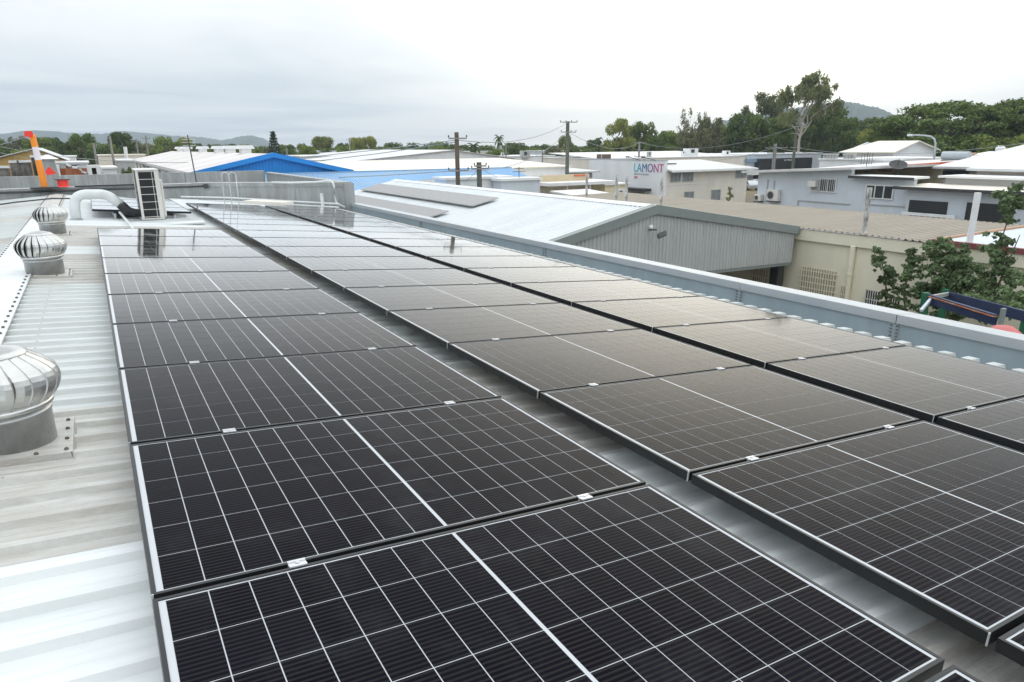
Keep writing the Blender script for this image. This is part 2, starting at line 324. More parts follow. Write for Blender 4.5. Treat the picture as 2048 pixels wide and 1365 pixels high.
# box gutter and parapet along the low side
B().box(6.20, 6.44, -2.3, 20.1, 4.98, 5.02).build('gutter', MT['parapet'], wh)
y = -2.3; k = 0
for ln in (5.9, 1.9, 4.2, 5.2, 5.3):
    B().box(6.45, 6.50, y, y + ln - 0.004, 4.9, 5.36).build('parapet_sheet', MT['parapet'], wh)
    prof = [(6.425,5.325),(6.425,5.412),(6.80,5.372),(6.80,5.27),(6.79,5.27),(6.79,5.362),(6.437,5.400),(6.437,5.325)]
    B().prism(prof, 'y', y - 0.02 + k % 2 * 0.002, y + ln - 0.026).build('coping', MT['coping'], wh)
    b = B().box(6.442, 6.4495, y + ln - 0.05, y + ln + 0.04, 5.07, 5.32); b.build('lap_strip', MT['parapet'], wh)
    for j in range(7):
        for dy in (-0.035, 0.025): link('bolt', bolt_me, wh, V((6.436, y + ln + dy, 5.09 + j * 0.034)) - V((2.5,10,0))); wh.children[-1].rotation_euler = (0, -math.pi/2, 0); wh.children[-1].scale = (0.28,0.28,0.2)
    y += ln; k += 1
B().box(6.50, 6.78, -2.3, 20.0, 0, 5.30).build('parapet_wall', MT['grey_block'], wh)

# ---- solar panels
LEN, WID, FH = 1.705, 1.10, 0.040
def under_glass(mt, rough=0.045):
    """anti-reflective solar glass over the base: almost no mirror seen from above, a strong one at grazing angles"""
    nt = mt.node_tree; N = nt.nodes; L = nt.links; p = N['Principled BSDF']; p.inputs['Specular IOR Level'].default_value = 0.0; p.inputs['Roughness'].default_value = 0.6
    fr = N.new('ShaderNodeFresnel'); fr.inputs['IOR'].default_value = 1.5
    a = N.new('ShaderNodeMath'); a.operation = 'POWER'; L.new(fr.outputs[0], a.inputs[0]); a.inputs[1].default_value = 2.6
    b = N.new('ShaderNodeMath'); b.operation = 'MULTIPLY'; b.use_clamp = True; L.new(a.outputs[0], b.inputs[0]); b.inputs[1].default_value = 3.9
    g = N.new('ShaderNodeBsdfGlossy'); geo_ = N.new('ShaderNodeNewGeometry'); nr = N.new('ShaderNodeTexNoise'); nr.inputs['Scale'].default_value = 2.3; nr.inputs['Detail'].default_value = 6; L.new(geo_.outputs['Position'], nr.inputs['Vector'])
    mr_ = N.new('ShaderNodeMapRange'); mr_.inputs['From Min'].default_value = 0.35; mr_.inputs['From Max'].default_value = 0.7; mr_.inputs['To Min'].default_value = rough*0.6; mr_.inputs['To Max'].default_value = rough*2.0; L.new(nr.outputs['Fac'], mr_.inputs['Value']); L.new(mr_.outputs[0], g.inputs['Roughness']); g.inputs['Color'].default_value = (1,1,1,1)
    mx = N.new('ShaderNodeMixShader'); L.new(b.outputs[0], mx.inputs[0]); L.new(p.outputs[0], mx.inputs[1]); L.new(g.outputs[0], mx.inputs[2]); L.new(mx.outputs[0], N['Material Output'].inputs['Surface']); return mt
def cell_mat(name, fine):
    mt = bpy.data.materials.new(name); mt.use_nodes = True; nt = mt.node_tree; N = nt.nodes; L = nt.links; p = N['Principled BSDF']
    tc = N.new('ShaderNodeTexCoord')
    nz = N.new('ShaderNodeTexNoise'); nz.inputs['Scale'].default_value = 900; nz.inputs['Detail'].default_value = 1; L.new(tc.outputs['Object'], nz.inputs['Vector'])
    r = N.new('ShaderNodeValToRGB'); r.color_ramp.elements[0].color = (0.003,0.0032,0.007,1); r.color_ramp.elements[1].color = (0.008,0.0072,0.0115,1)
    L.new(nz.outputs['Fac'], r.inputs['Fac']); c = r.outputs['Color']
    oi = N.new('ShaderNodeObjectInfo'); mr = N.new('ShaderNodeMapRange'); mr.inputs['To Min'].default_value = 0.8; mr.inputs['To Max'].default_value = 1.25; L.new(oi.outputs['Random'], mr.inputs['Value'])
    sc = N.new('ShaderNodeVectorMath'); sc.operation = 'SCALE'; L.new(c, sc.inputs[0]); L.new(mr.outputs[0], sc.inputs['Scale']); c = sc.outputs[0]
    if fine:                                       # the printed wires across each cell
        sep = N.new('ShaderNodeSeparateXYZ'); L.new(tc.outputs['Object'], sep.inputs[0])
        md = N.new('ShaderNodeMath'); md.operation = 'PINGPONG'; md.inputs[1].default_value = 0.0082; L.new(sep.outputs['Y'], md.inputs[0])
        lt = N.new('ShaderNodeMapRange'); lt.inputs['From Min'].default_value = 0.0022; lt.inputs['From Max'].default_value = 0.0042; lt.inputs['To Min'].default_value = 1.0; lt.inputs['To Max'].default_value = 0
        L.new(md.outputs[0], lt.inputs['Value'])
        mx = N.new('ShaderNodeMix'); mx.data_type = 'RGBA'; L.new(lt.outputs[0], mx.inputs['Factor']); L.new(c, mx.inputs['A']); mx.inputs['B'].default_value = (0.020,0.019,0.0195,1); c = mx.outputs['Result']
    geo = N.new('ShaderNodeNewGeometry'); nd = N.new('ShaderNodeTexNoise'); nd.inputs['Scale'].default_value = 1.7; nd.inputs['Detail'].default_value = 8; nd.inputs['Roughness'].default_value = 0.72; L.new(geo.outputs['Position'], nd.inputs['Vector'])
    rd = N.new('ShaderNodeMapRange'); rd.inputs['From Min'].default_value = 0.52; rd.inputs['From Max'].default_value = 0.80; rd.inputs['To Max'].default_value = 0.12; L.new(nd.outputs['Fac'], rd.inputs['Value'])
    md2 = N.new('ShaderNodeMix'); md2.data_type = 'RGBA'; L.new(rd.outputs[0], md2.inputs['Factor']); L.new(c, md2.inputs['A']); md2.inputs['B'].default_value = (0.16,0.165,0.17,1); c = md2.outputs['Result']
    L.new(c, p.inputs['Base Color']); return under_glass(mt)
def glassy(name, col, rough=0.045):
    return under_glass(mat(name, col, 0.5, 0, 0.04, 3.0), rough)
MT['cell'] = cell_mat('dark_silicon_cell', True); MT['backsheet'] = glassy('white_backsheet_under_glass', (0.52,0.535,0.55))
def ring(b, x0, x1, y0, y1, lip, z0, z1):
    o = [(x0,y0),(x1,y0),(x1,y1),(x0,y1)]; n = [(x0+lip,y0+lip),(x1-lip,y0+lip),(x1-lip,y1-lip),(x0+lip,y1-lip)]
    vs = [(*p,z1) for p in o] + [(*p,z1) for p in n] + [(*p,z0) for p in o] + [(*p,z0) for p in n]
    fs = []
    for i in range(4):
        j = (i+1) % 4; fs += [(i,j,4+j,4+i),(8+i,8+j,j,i),(4+i,4+j,12+j,12+i),(12+i,12+j,8+j,8+i)]
    return b.add(vs, fs)
frame_me = ring(B(), 0, LEN, 0, WID, 0.011, -FH, 0).mesh('frame', MT['black_frame'])
sheet_b = B().box(0.0115, LEN-0.0115, 0.0115, WID-0.0115, -0.008, -0.0025).mesh('backsheet', MT['backsheet'])
CX0, CX1, CY0, CY1, GAP, MID = 0.029, LEN-0.025, 0.0180, WID-0.0180, 0.0031, 0.013
cw = (CX1-CX0-14*GAP-MID)/16; ch = (CY1-CY0-5*GAP)/6
cell_me = B().box(-cw/2, cw/2, -ch/2, ch/2, -0.004, -0.0018).mesh('cell', MT['cell'])
cells = []
for a in range(16):
    for r in range(6):
        cells.append((CX0 + cw/2 + a*(cw+GAP) + (MID-GAP if a >= 8 else 0), CY0 + ch/2 + r*(ch+GAP)))
bb = B()
for cx, cy in cells: bb.box(cx-cw/2, cx+cw/2, cy-ch/2, cy+ch/2, -0.004, -0.0018)
MT['cell_far'] = cell_mat('dark_silicon_cell_far', False)
cells_me = bb.mesh('cells', MT['cell_far'])
seam_me = B().box(-0.0015, 0.004, -0.0015, 0.003, -FH, 0.0008).mesh('corner_seam', MT['alu'])
bc = B().box(-0.03, 0.03, -0.019, 0.019, 0.0005, 0.007); bc.box(-0.03, 0.03, -0.006, 0.006, 0.007, 0.0075)
clamp_me = B().prism([(-0.017,0.0005),(-0.017,0.005),(-0.007,0.005),(-0.007,0.003),(0.007,0.003),(0.007,0.005),(0.017,0.005),(0.017,0.0005),(0.006,0.0005),(0.006,-0.03),(-0.006,-0.03),(-0.006,0.0005)], 'x', -0.025, 0.025).mesh('clamp', MT['alu'])
cbolt_me = B().lathe((0,0,0.003), [(0.0055,0),(0.0055,0.004),(0.003,0.005)], 8).mesh('bolt', MT['alu'])
def panel(u, k, label, single, group, lift=0.0, clamps=True):
    p = roofpt(u, PO.y + k * PITCH + 0.01, lift)
    t = thing('solar_panel', label, 'solar panel', p, group, (0, TH, 0)); ORG[t.name] = V((0,0,0))
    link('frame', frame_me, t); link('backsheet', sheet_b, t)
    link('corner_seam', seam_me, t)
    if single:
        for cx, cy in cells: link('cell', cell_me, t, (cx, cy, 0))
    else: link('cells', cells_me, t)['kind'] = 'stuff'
    if clamps:
        for cx in (0.37, 1.40):
            c = link('clamp', clamp_me, t, (cx, WID + 0.01, 0)); link('bolt', cbolt_me, c)
    return t
COLS = (('A', 0.010, range(-2, 9), 'column beside the round roof vents', 4), ('B', 1.943, range(-2, 15), 'middle column between the two dark gaps', 5), ('C', 3.790, range(-1, 15), 'column along the blue-grey parapet gutter', 4))
for c, u, ks, where, near in COLS:
    for n_, k in enumerate(ks):
        panel(u, k, f'{ORD[n_]} black solar panel from the camera in the {where}', k < near, 'rows of solar panels on the warehouse roof')
for k in range(12, 16):
    panel(-0.03, k, f'{ORD[k-12]} solar panel of the short row behind the air conditioner on the roof', False, 'short row of solar panels by the air conditioner', lift=0.03)
rail_n = 0
for c, u, y0, y1, where in (('A', 0.01, -0.4, 11.95, 'under the panels beside the round roof vents'), ('B', 1.943, -0.4, 18.7, 'under the middle column of panels'), ('C', 3.79, 0.7, 18.7, 'under the panels along the parapet gutter'), ('D', -0.03, 15.15, 19.9, 'under the short row behind the air conditioner')):
    for q, uu in (('upslope', 0.37), ('downslope', 1.40)):
        a = roofpt(u + uu, y0, -0.090); e = roofpt(u + uu, y1, -0.090)
        solid('mounting_rail', f'aluminium mounting rail {where}, the {q} one of two', 'rail', B().bar(a, e, 0.04, 0.098, NW), MT['alu'], 'mounting rails under the solar panels')

# ---- whirlybird roof vents
def vent(x, y, label, spin, m_head, sc=1.0):
    zb = roofpt(0, y, PAN).z - (x - PO.x) * math.tan(TH) + 0.02
    t = thing('turbine_vent', label, 'roof vent', (x, y, zb), 'turbine vents along the ridge')
    R = 0.168 * sc; H = 0.18 * sc
    c = V((x, y, zb))
    B().lathe(c, [(R,-0.08),(R,H*0.80),(R+0.006,H*0.81),(R+0.006,H*0.86),(R,H*0.87),(R*0.98,H)], 40).build('throat', MT['steel_throat'], t, smooth=True)
    base = B(); s = 0.225 * sc                     # flashing plate folded over the roof ribs
    zt = math.tan(TH)
    base.hexa([(x-s,y-s,zb-0.012+s*zt),(x+s,y-s,zb-0.012-s*zt),(x+s,y+s,zb-0.012-s*zt),(x-s,y+s,zb-0.012+s*zt)], [(x-s,y-s,zb+0.014+s*zt),(x+s,y-s,zb+0.014-s*zt),(x+s,y+s,zb+0.014-s*zt),(x-s,y+s,zb+0.014+s*zt)])
    base.build('base_flashing', MT['sheet_dirty'], t)
    base = B().hexa([(x+s,y-s,zb-0.04-s*zt),(x+s+0.012,y-s,zb-0.04-s*zt),(x+s+0.012,y+s,zb-0.04-s*zt),(x+s,y+s,zb-0.04-s*zt)], [(x+s-0.004,y-s,zb+0.016-s*zt),(x+s+0.002,y-s,zb+0.016-s*zt),(x+s+0.002,y+s,zb+0.016-s*zt),(x+s-0.004,y+s,zb+0.016-s*zt)])
    base.build('turned_down_edge', MT['sheet_dirty'], t)
    for px_, py_ in [(0.205,-0.19),(0.205,-0.06),(0.205,0.07),(0.205,0.19),(-0.1,-0.205),(0.1,-0.205),(-0.2,-0.19)]:
        link('bolt', bolt_me, t, (px_*sc, py_*sc, 0.014 - px_*sc*zt)).scale = (0.8,0.8,0.9)
    z0 = H; hh = 0.225 * sc
    B().lathe(c + V((0,0,z0)), [(R*0.98,-0.012),(R*1.09,-0.006),(R*1.11,0.012),(R*1.0,0.018),(R*0.9,0.01)], 40, False).build('lower_ring', MT['steel_spun'], t, smooth=True)
    B().lathe(c + V((0,0,z0)), [(R*0.80,0.0),(R*0.98,hh*0.3),(R*0.98,hh*0.6),(R*0.6,hh*0.93)], 24).build('core', MT['dark'], t, smooth=True)
    # vanes: overlapping curved blades, one edge standing proud of its neighbour
    nv = 20; prof = []
    for q in range(11):
        a = q / 10; ang = -0.62 + a * 1.9                # follows a squashed sphere
        prof.append((R*0.92 + 0.083*sc*math.cos(ang*0.98)*1.0, hh*(0.02 + 0.96*a)))
    prof = []
    for q in range(11):
        a = q/10; zz = a*hh*0.97
        rr = R*1.03 + 0.047*sc*math.sin(math.pi*min(1, a*1.02)**0.85) - 0.085*sc*max(0, a-0.55)**1.6*2.6
        prof.append((rr, zz))
    vb = B(); da = 2*math.pi/nv
    for q, (rr, zz) in enumerate(prof):
        bow = math.sin(math.pi*min(1, q/10*0.9+0.08))
        for f, off in ((0.0,-0.026),(0.30,-0.014),(0.65,-0.003),(0.94,0.0),(0.975,0.0055),(1.0,0.001)):
            an = (f*1.22 - 0.11)*da + 0.10*math.sin(math.pi*q/10); out = rr + off*sc*(bow if off < 0 else 1)
            vb.v.append((out*math.cos(an), out*math.sin(an), zz))
    for q in range(10):
        for w_ in range(5): a0 = q*6+w_; vb.f.append((a0, a0+1, a0+7, a0+6))
    me = vb.mesh('vane', m_head)
    for j in range(nv):
        o = link('vane', me, t, (0,0,z0+0.01)); o.rotation_euler = (0,0,spin + j*da)
    rt = prof[-1][0]
    cap = [(rt*1.10,-0.010),(rt*1.11,0.004),(rt*0.86,0.018),(rt*0.83,0.017),(rt*0.60,0.027),(rt*0.57,0.0255),(rt*0.30,0.033),(rt*0.27,0.031),(0.02,0.036)]
    B().lathe(c + V((0,0,z0+hh*0.985)), cap, 40).build('top_cap', m_head, t, smooth=True)
    return t
vent(-0.462, 3.47, 'large turbine roof vent with brushed metal vanes, the one closest to the camera', 0.2, MT['steel_spun'])
vent(-0.53, 8.35, 'second turbine roof vent from the camera, on the ridge between two others', 0.5, MT['steel_spun'])
vent(-0.59, 12.36, 'third turbine roof vent from the camera, beside the white bent pipe', 0.1, MT['steel_spun'])

# ---- white goose-neck pipe and black hose beside the air conditioner
def arc(a, b, c, n=7):
    a, b, c = V(a), V(b), V(c); return [a*(1-t)**2 + b*2*t*(1-t) + c*t*t for t in [i/n for i in range(n+1)]]
pp = thing('goose_neck_pipe', 'thick white plastic goose-neck pipe standing on the roof with a black hose end', 'pipe', (-0.33,14.9,5.70))
path = [V((-0.33,14.9,5.62)), V((-0.32,14.9,5.98))] + arc((-0.31,14.9,6.02),(-0.30,14.9,6.20),(-0.10,14.9,6.205)) + arc((0.08,14.9,6.20),(0.20,14.9,6.20),(0.28,14.9,6.13)) + [V((0.42,14.88,5.99))]
B().tube(path, 0.086, 16).build('bent_pipe', MT['pvc'], pp, smooth=True)
B().lathe((-0.33,14.9,5.68), [(0.15,0),(0.14,0.03),(0.105,0.10)], 20).build('boot', MT['zinc'], pp, smooth=True)
hp = [V((0.40,14.88,6.01)), V((0.46,14.87,5.94))] + arc((0.49,14.86,5.905),(0.56,14.85,5.83),(0.78,14.85,5.82)); hr = [0.084 - 0.002*i + (0.006 if i % 2 else 0) for i in range(len(hp))]
B().tube(hp, hr, 14).build('hose', MT['black_rubber'], pp, smooth=True)
# ---- air conditioner
ac = thing('air_conditioner', 'tall cream air conditioner outdoor unit with dark coil, standing among the solar panels', 'air conditioner', (0.9,15.1,5.70))
X0, X1, Y0, Y1, Z0, Z1 = 0.72, 1.10, 14.62, 15.55, 5.74, 6.63
w = 0.045
for xa, xb in ((X0, X0+w), (X1-0.075, X1)): B().box(xa, xb, Y0, Y0+0.05, Z0, Z1-0.03).build('corner_post', MT['ac_cream'], ac, bevel=0.008)
B().box(X0, X0+0.05, Y1-0.05, Y1, Z0, Z1-0.03).build('corner_post', MT['ac_cream'], ac, bevel=0.008)
B().box(X0-0.006, X1+0.006, Y0-0.006, Y1+0.006, Z1-0.03, Z1).build('lid', MT['ac_cream'], ac, bevel=0.012)
B().box(X0-0.004, X1+0.004, Y0-0.004, Y1+0.004, Z0-0.03, Z0).build('base_tray', MT['ac_cream'], ac, bevel=0.006)
B().box(X1-0.06, X1-0.002, Y0+0.05, Y1-0.002, Z0, Z1-0.03).build('side_panel', MT['ac_cream'], ac)
B().box(X0+0.02, X1-0.06, Y0+0.02, Y1-0.02, Z0, Z1-0.03).build('coil', MT['fin'], ac)
for j in range(40):
    z = Z0 + 0.012 + j*0.021
    B().box(X0+0.05, X1-0.08, Y0+0.012, Y0+0.0195, z, z+0.004).build('fin', MT['dark_steel'], ac)
for j in range(7):
    z = Z0 + 0.02 + j*0.137
    B().box(X0+w, X1-0.075, Y0+0.001, Y0+0.009, z, z+0.010).build('guard_bar', MT['ac_cream'], ac)
B().box(X1-0.118, X1-0.110, Y0+0.010, Y0+0.017, Z0, Z1-0.04).build('guard_bar', MT['ac_cream'], ac)
for j in range(7):
    z = Z0 + 0.02 + j*0.137
    B().box(X0+0.008, X0+0.018, Y0+0.05, Y1-0.05, z, z+0.010).build('guard_bar', MT['dark_steel'], ac)
B().box(X0+0.004, X0+0.016, Y0+0.05, Y0+0.075, Z0, Z1-0.03).build('front_edge', MT['charcoal'], ac)
B().box(X1, X1+0.055, Y0+0.10, Y0+0.45, Z0, Z0+0.70).build('pipe_cover', MT['ac_cream'], ac, bevel=0.025)
for yy in (14.72, 15.40): B().box(0.35, 1.55, yy-0.03, yy+0.03, 5.56, 5.705).build('foot_rail', MT['alu'], ac)
st = B().prism([(14.25,5.62),(14.25,5.645),(14.58,5.66),(14.58,5.70),(14.585,5.70),(14.585,5.64)], 'x', 0.45, 1.75)
solid('flashing_tray', 'folded pale metal flashing tray on the roof before the air conditioner', 'flashing', st, MT['sheet_white'])
solid('conduit', 'short pale conduit running from the short panel row towards the camera', 'conduit', B().tube([roofpt(0.42,15.25,-0.02), roofpt(0.45,15.0,-0.05), roofpt(0.50,14.0,-0.09), roofpt(0.52,12.45,-0.09)], 0.022, 8), MT['pvc'])
lead = [roofpt(-1.35+0.12*i, 20.0 + 0.10*math.sin(i*0.55) - i*0.01, PAN+0.035) for i in range(16)]
solid('black_cable', 'thin dark cable lying across the ridge beyond the roof vents', 'cable', B().tube([V((-6.0,18.3,5.41)), V((-3.0,19.6,5.66)), V((-1.6,20.2,5.80)), V((-0.85,20.3,5.85)), V((0.2,20.1,5.80)), V((1.6,19.9,5.67))], 0.018, 6), MT['dark_steel'])
# ================================================================== FAR PARAPETS OF OUR BLOCK
pw = thing('sheet_metal_parapet', 'weathered grey sheet metal parapet wall closing the far end of the roof', 'parapet', (2.6,22.9,0))
def wall_run(p0, p1, z0, z1, n, thick, parent, m_, cope=True, ov=0.03):
    p0 = V((*p0,0)); p1 = V((*p1,0)); d = (p1-p0); nrm = V((d.y,-d.x,0)).normalized()   # towards the camera side
    for i in range(n):
        a = p0 + d*(i/n) ; e = p0 + d*((i+1)/n) - d.normalized()*0.006
        q = nrm * (0.004 if i % 2 else 0.0)
        B().hexa([a+q+V((0,0,z0)), e+q+V((0,0,z0)), e-nrm*thick+V((0,0,z0)), a-nrm*thick+V((0,0,z0))], [a+q+V((0,0,z1)), e+q+V((0,0,z1)), e-nrm*thick+V((0,0,z1)), a-nrm*thick+V((0,0,z1))]).build('wall_sheet', m_, parent)
    if cope:
        a = p0 + nrm*ov; e = p1 + nrm*ov; a2 = p0 - nrm*(thick+ov); e2 = p1 - nrm*(thick+ov)
        B().hexa([a+V((0,0,z1-0.10)), e+V((0,0,z1-0.10)), e2+V((0,0,z1-0.10)), a2+V((0,0,z1-0.10))], [a+V((0,0,z1+0.012)), e+V((0,0,z1+0.012)), e2+V((0,0,z1+0.02)), a2+V((0,0,z1+0.02))]).build('coping', m_, parent)
wall_run((-8.0,23.0), (2.6,22.9), 4.6, 5.97, 5, 0.25, pw, MT['zinc'])
wall_run((2.6,22.9), (6.42,20.15), 4.6, 5.985, 3, 0.22, pw, MT['zinc'])
wall_run((6.42,20.15), (6.42,30.6), 4.6, 5.99, 4, 0.2, pw, MT['zinc'], ov=0.02) if False else None
for i in range(4):
    y0 = 20.2 + i*2.6; B().box(6.35, 6.52, y0, y0+2.594, 4.0, 5.96 + 0.002*(i % 2)).build('wall_sheet', MT['zinc'], pw)
B().box(6.32, 6.55, 20.06, 30.7, 5.95, 6.005).build('coping', MT['zinc'], pw)
for i in range(5):
    x0 = -9 + i*3.06; B().box(x0, x0+3.05, 30.62, 30.85, 4.6, 6.07 + 0.003*(i % 2)).build('wall_sheet', MT['zinc'], pw)
B().box(-9.0, 6.30, 23.1, 30.6, 5.2, 5.25).build('well_floor', MT['zinc'], pw)
B().tube([V((-8,22.93,5.905)), V((-2,22.88,5.90)), V((2.9,22.63,5.905))], 0.028, 8).build('rail_pipe', MT['dark_steel'], pw)
B().box(2.86, 2.96, 22.50, 22.66, 5.84, 5.97).build('pipe_bracket', MT['dark_steel'], pw)
B().box(6.30, 6.56, 19.9, 20.05, 4.9, 5.98).build('corner_flashing', MT['zinc'], pw)
# loose things on and beside that parapet
bol = thing('safety_bollard', 'orange and white plastic bollard with red flags on the far parapet', 'bollard', (-1.10,22.95,5.99))
bx, by = -1.10, 22.95
B().lathe((bx,by,5.985), [(0.34,0),(0.34,0.02),(0.12,0.035)], 20).build('base', MT['black_rubber'], bol)
lean = V((-0.05,0,0))
for nm, z0, z1, m_ in (('lower_tube',6.0,6.72,'flag_orange'),('white_band',6.72,7.06,'flag_white'),('upper_tube',7.06,7.34,'flag_orange')):
    B().tube([V((bx,by,z0)) + lean*((z0-6)/1.3), V((bx,by,z1)) + lean*((z1-6)/1.3)], [0.085-0.012*(z0-6)/1.3, 0.085-0.012*(z1-6)/1.3], 16).build(nm, MT[m_], bol, smooth=False)
B().lathe((bx-0.055,by,7.34), [(0.085,0),(0.09,0.02),(0.05,0.04)], 14).build('cap', MT['flag_orange'], bol)
B().prism([(bx-0.23,7.33),(bx-0.06,7.30),(bx-0.02,7.40),(bx-0.05,7.47),(bx-0.21,7.46)], 'y', by-0.10, by-0.08).build('top_flag', MT['flag_red'], bol)
B().prism([(bx+0.08,6.42),(bx+0.19,6.55),(bx+0.34,6.36),(bx+0.12,6.32)], 'y', by-0.12, by-0.10).build('side_flag', MT['flag_red'], bol)
rp = [V((bx-0.12,by,7.36)) + V((-1.6,-0.4,-0.34))*(i/8) - V((0,0,0.10*math.sin(math.pi*i/8))) for i in range(9)]
bunt = thing('flag_line', 'thin safety line with a red pennant tied to the orange bollard', 'bunting', rp[-1])
B().tube(rp, 0.010, 6).build('line', MT['wire'], bunt)
q = rp[5]; B().prism([(q.x-0.35,q.z-0.05),(q.x+0.06,q.z+0.02),(q.x-0.02,q.z-0.10),(q.x-0.20,q.z-0.27),(q.x-0.36,q.z-0.20)], 'y', q.y-0.012, q.y).build('pennant', MT['flag_red'], bunt)
rl = thing('cable_reel', 'small red reel with black flanges on the far parapet beside the bollard', 'reel', (-0.66,22.9,5.99))
B().lathe((-0.66,22.9,6.0), [(0.145,0),(0.13,0.03),(0.13,0.16),(0.145,0.19)], 18).build('wound_line', MT['flag_red'], rl)
B().lathe((-0.66,22.9,6.19), [(0.185,0),(0.185,0.018)], 20).build('flange', MT['black_rubber'], rl)
solid('black_strip', 'long thin black strip lying on the parapet coping beside the red reel', 'strip', B().bar((-0.40,22.80,6.005), (1.1,22.80,6.005), 0.09, 0.035), MT['black_rubber'])
pr = thing('metal_clad_pier', 'grey metal clad pier with a pyramid cap behind the orange bollard', 'pier', (-1.05,27,5.2))
B().hexa([(-1.35,26.7,5.2),(-0.74,26.7,5.2),(-0.74,27.3,5.2),(-1.35,27.3,5.2)], [(-1.29,26.75,6.70),(-0.90,26.75,6.70),(-0.90,27.25,6.70),(-1.29,27.25,6.70)]).build('shaft', MT['zinc'], pr)
B().hexa([(-1.36,26.65,6.70),(-0.78,26.65,6.70),(-0.78,27.35,6.70),(-1.36,27.35,6.70)], [(-1.11,26.95,6.83),(-1.03,26.95,6.83),(-1.03,27.05,6.83),(-1.11,27.05,6.83)]).build('cap', MT['white_wall'], pr)
# television antenna
an = thing('television_antenna', 'tall thin television antenna on a mast behind the air conditioner', 'antenna', (2.72,23.1,5.9))
B().tube([V((2.74,23.1,5.9)), V((2.66,23.1,7.37))], 0.017, 6).build('mast', MT['dark_steel'], an)
B().bar((2.67,22.75,7.30), (2.67,23.55,7.30), 0.02, 0.02).build('boom', MT['alu'], an)
for j, (z, w_) in enumerate(((7.33,0.21),(7.24,0.20),(7.16,0.20),(7.07,0.19),(7.02,0.12))):
    B().tube([V((2.67-w_,23.1-0.05*j,z)), V((2.67+w_,23.1+0.05*j,z))], 0.009, 5).build('rod', MT['alu'], an)
# ladder hoops over the parapet
def hoop(px0, px1, yb, label):
    a = atY(px0, 410, yb); x0 = a.x; x1 = atY(px1, 410, yb).x
    zb = roofpt(0,0,PAN).z - (x0-PO.x)*math.tan(TH); zt = atY((px0+px1)/2, 345, yb).z; r = (x1-x0)/2
    pts = [V((x0,yb,zb)), V((x0,yb,zt-r))] + [V((x0+r-r*math.cos(t), yb+0.02*t, zt-r+r*math.sin(t))) for t in [math.pi*i/8 for i in range(9)]] + [V((x1,yb+0.06,zt-r)), V((x1,yb+0.06,zb-0.01))]
    return solid('ladder_hoop', label, 'handrail', B().tube(pts, 0.011, 8), MT['alu'], 'hooped ladder rails at the far parapet', smooth=True)
hoop(450, 465, 20.0, 'hooped metal ladder rail before the far parapet, the one beside the antenna')
hoop(464, 479, 19.75, 'hooped metal ladder rail before the far parapet, the one beside the beige slab')
sl = B(); c = atZ(510, 402, 5.62); sl.hexa([(3.45,19.9,5.55),(4.35,19.2,5.50),(4.75,19.75,5.48),(3.85,20.5,5.53)], [(3.45,19.9,5.62),(4.35,19.2,5.57),(4.75,19.75,5.55),(3.85,20.5,5.60)])
solid('walkway_slab', 'flat beige slab lying at the foot of the ladder hoops', 'slab', sl, MT['cream_wall'])
for q, dz in (('upper', 0.16), ('lower', 0.06)):
    pts = [V((2.2,22.55,5.47+dz)), V((3.4,22.0,5.42+dz)), V((6.1,20.02,5.24+dz))]
    solid('white_conduit', f'{q} of two white conduits along the foot of the far parapet', 'conduit', B().tube(pts, 0.022, 8), MT['pvc'], 'white conduits along the far parapet')
hz = [V((4.55,21.35,6.01)), V((5.0,21.05,5.995)), V((5.6,20.6,6.01)), V((5.95,20.3,6.05)), V((6.02,20.2,6.02)), V((6.04,20.14,5.9)), V((6.02,20.12,5.62)), V((6.05,20.08,5.42)), V((6.25,19.9,5.30))]
solid('drain_hose', 'white corrugated drain hose hanging over the far parapet corner', 'hose', B().tube(hz, [0.028 + 0.003*(i % 2) for i in range(len(hz))], 10), MT['pvc'], smooth=True)
solid('vent_pipe', 'short white vent pipe standing before the far parapet', 'pipe', B().tube([V((5.72,20.3,5.2)), V((5.70,20.3,5.70))], 0.05, 10), MT['pvc'])

# ================================================================== NEIGHBOURING SHED WITH WHITE ROOF
def ribbed(b, o, across, along, nrm, width, pitch, l0, l1, h=0.03, base=0.5, top=0.25):
    """trapezoidal sheet: ribs run along 'along'; l0/l1 give start and end of each rib line as functions of t"""
    o, across, along, nrm = V(o), V(across), V(along), V(nrm); n = max(1, round(width/pitch)); pr = []
    for i in range(n):
        t = width*i/n; w = width/n
        pr += [(t,0),(t+w*(0.5-base/2),0),(t+w*(0.5-top/2),h),(t+w*(0.5+top/2),h),(t+w*(0.5+base/2),0)]
    pr.append((width,0)); k = len(b.v); n = len(pr)
    for t, z in pr: b.v.append(tuple(o + across*t + along*l0(t) + nrm*z))
    for t, z in pr: b.v.append(tuple(o + across*t + along*l1(t) + nrm*z))
    b.f += [(k+i, k+i+1, k+n+i+1, k+n+i) for i in range(n-1)]; return b
sh = thing('neighbouring_shed', 'white roofed shed with a grey corrugated gable just beyond the parapet', 'shed', (12.84,14,0))
YG, AX, AZ = 14.0, 12.84, 5.40; SL, SR = 0.215, 0.16; XL, XR, YF = 6.95, 18.72, 32.6
zl = AZ - (AX-XL)*SL; zr = AZ - (XR-AX)*SR
k = 0; y = YG - 0.05
vl = V((-1,0,-SL)).normalized(); ll = (AX-XL)/abs(vl.x); vr = V((1,0,-SR)).normalized(); lr = (XR-AX)/abs(vr.x)
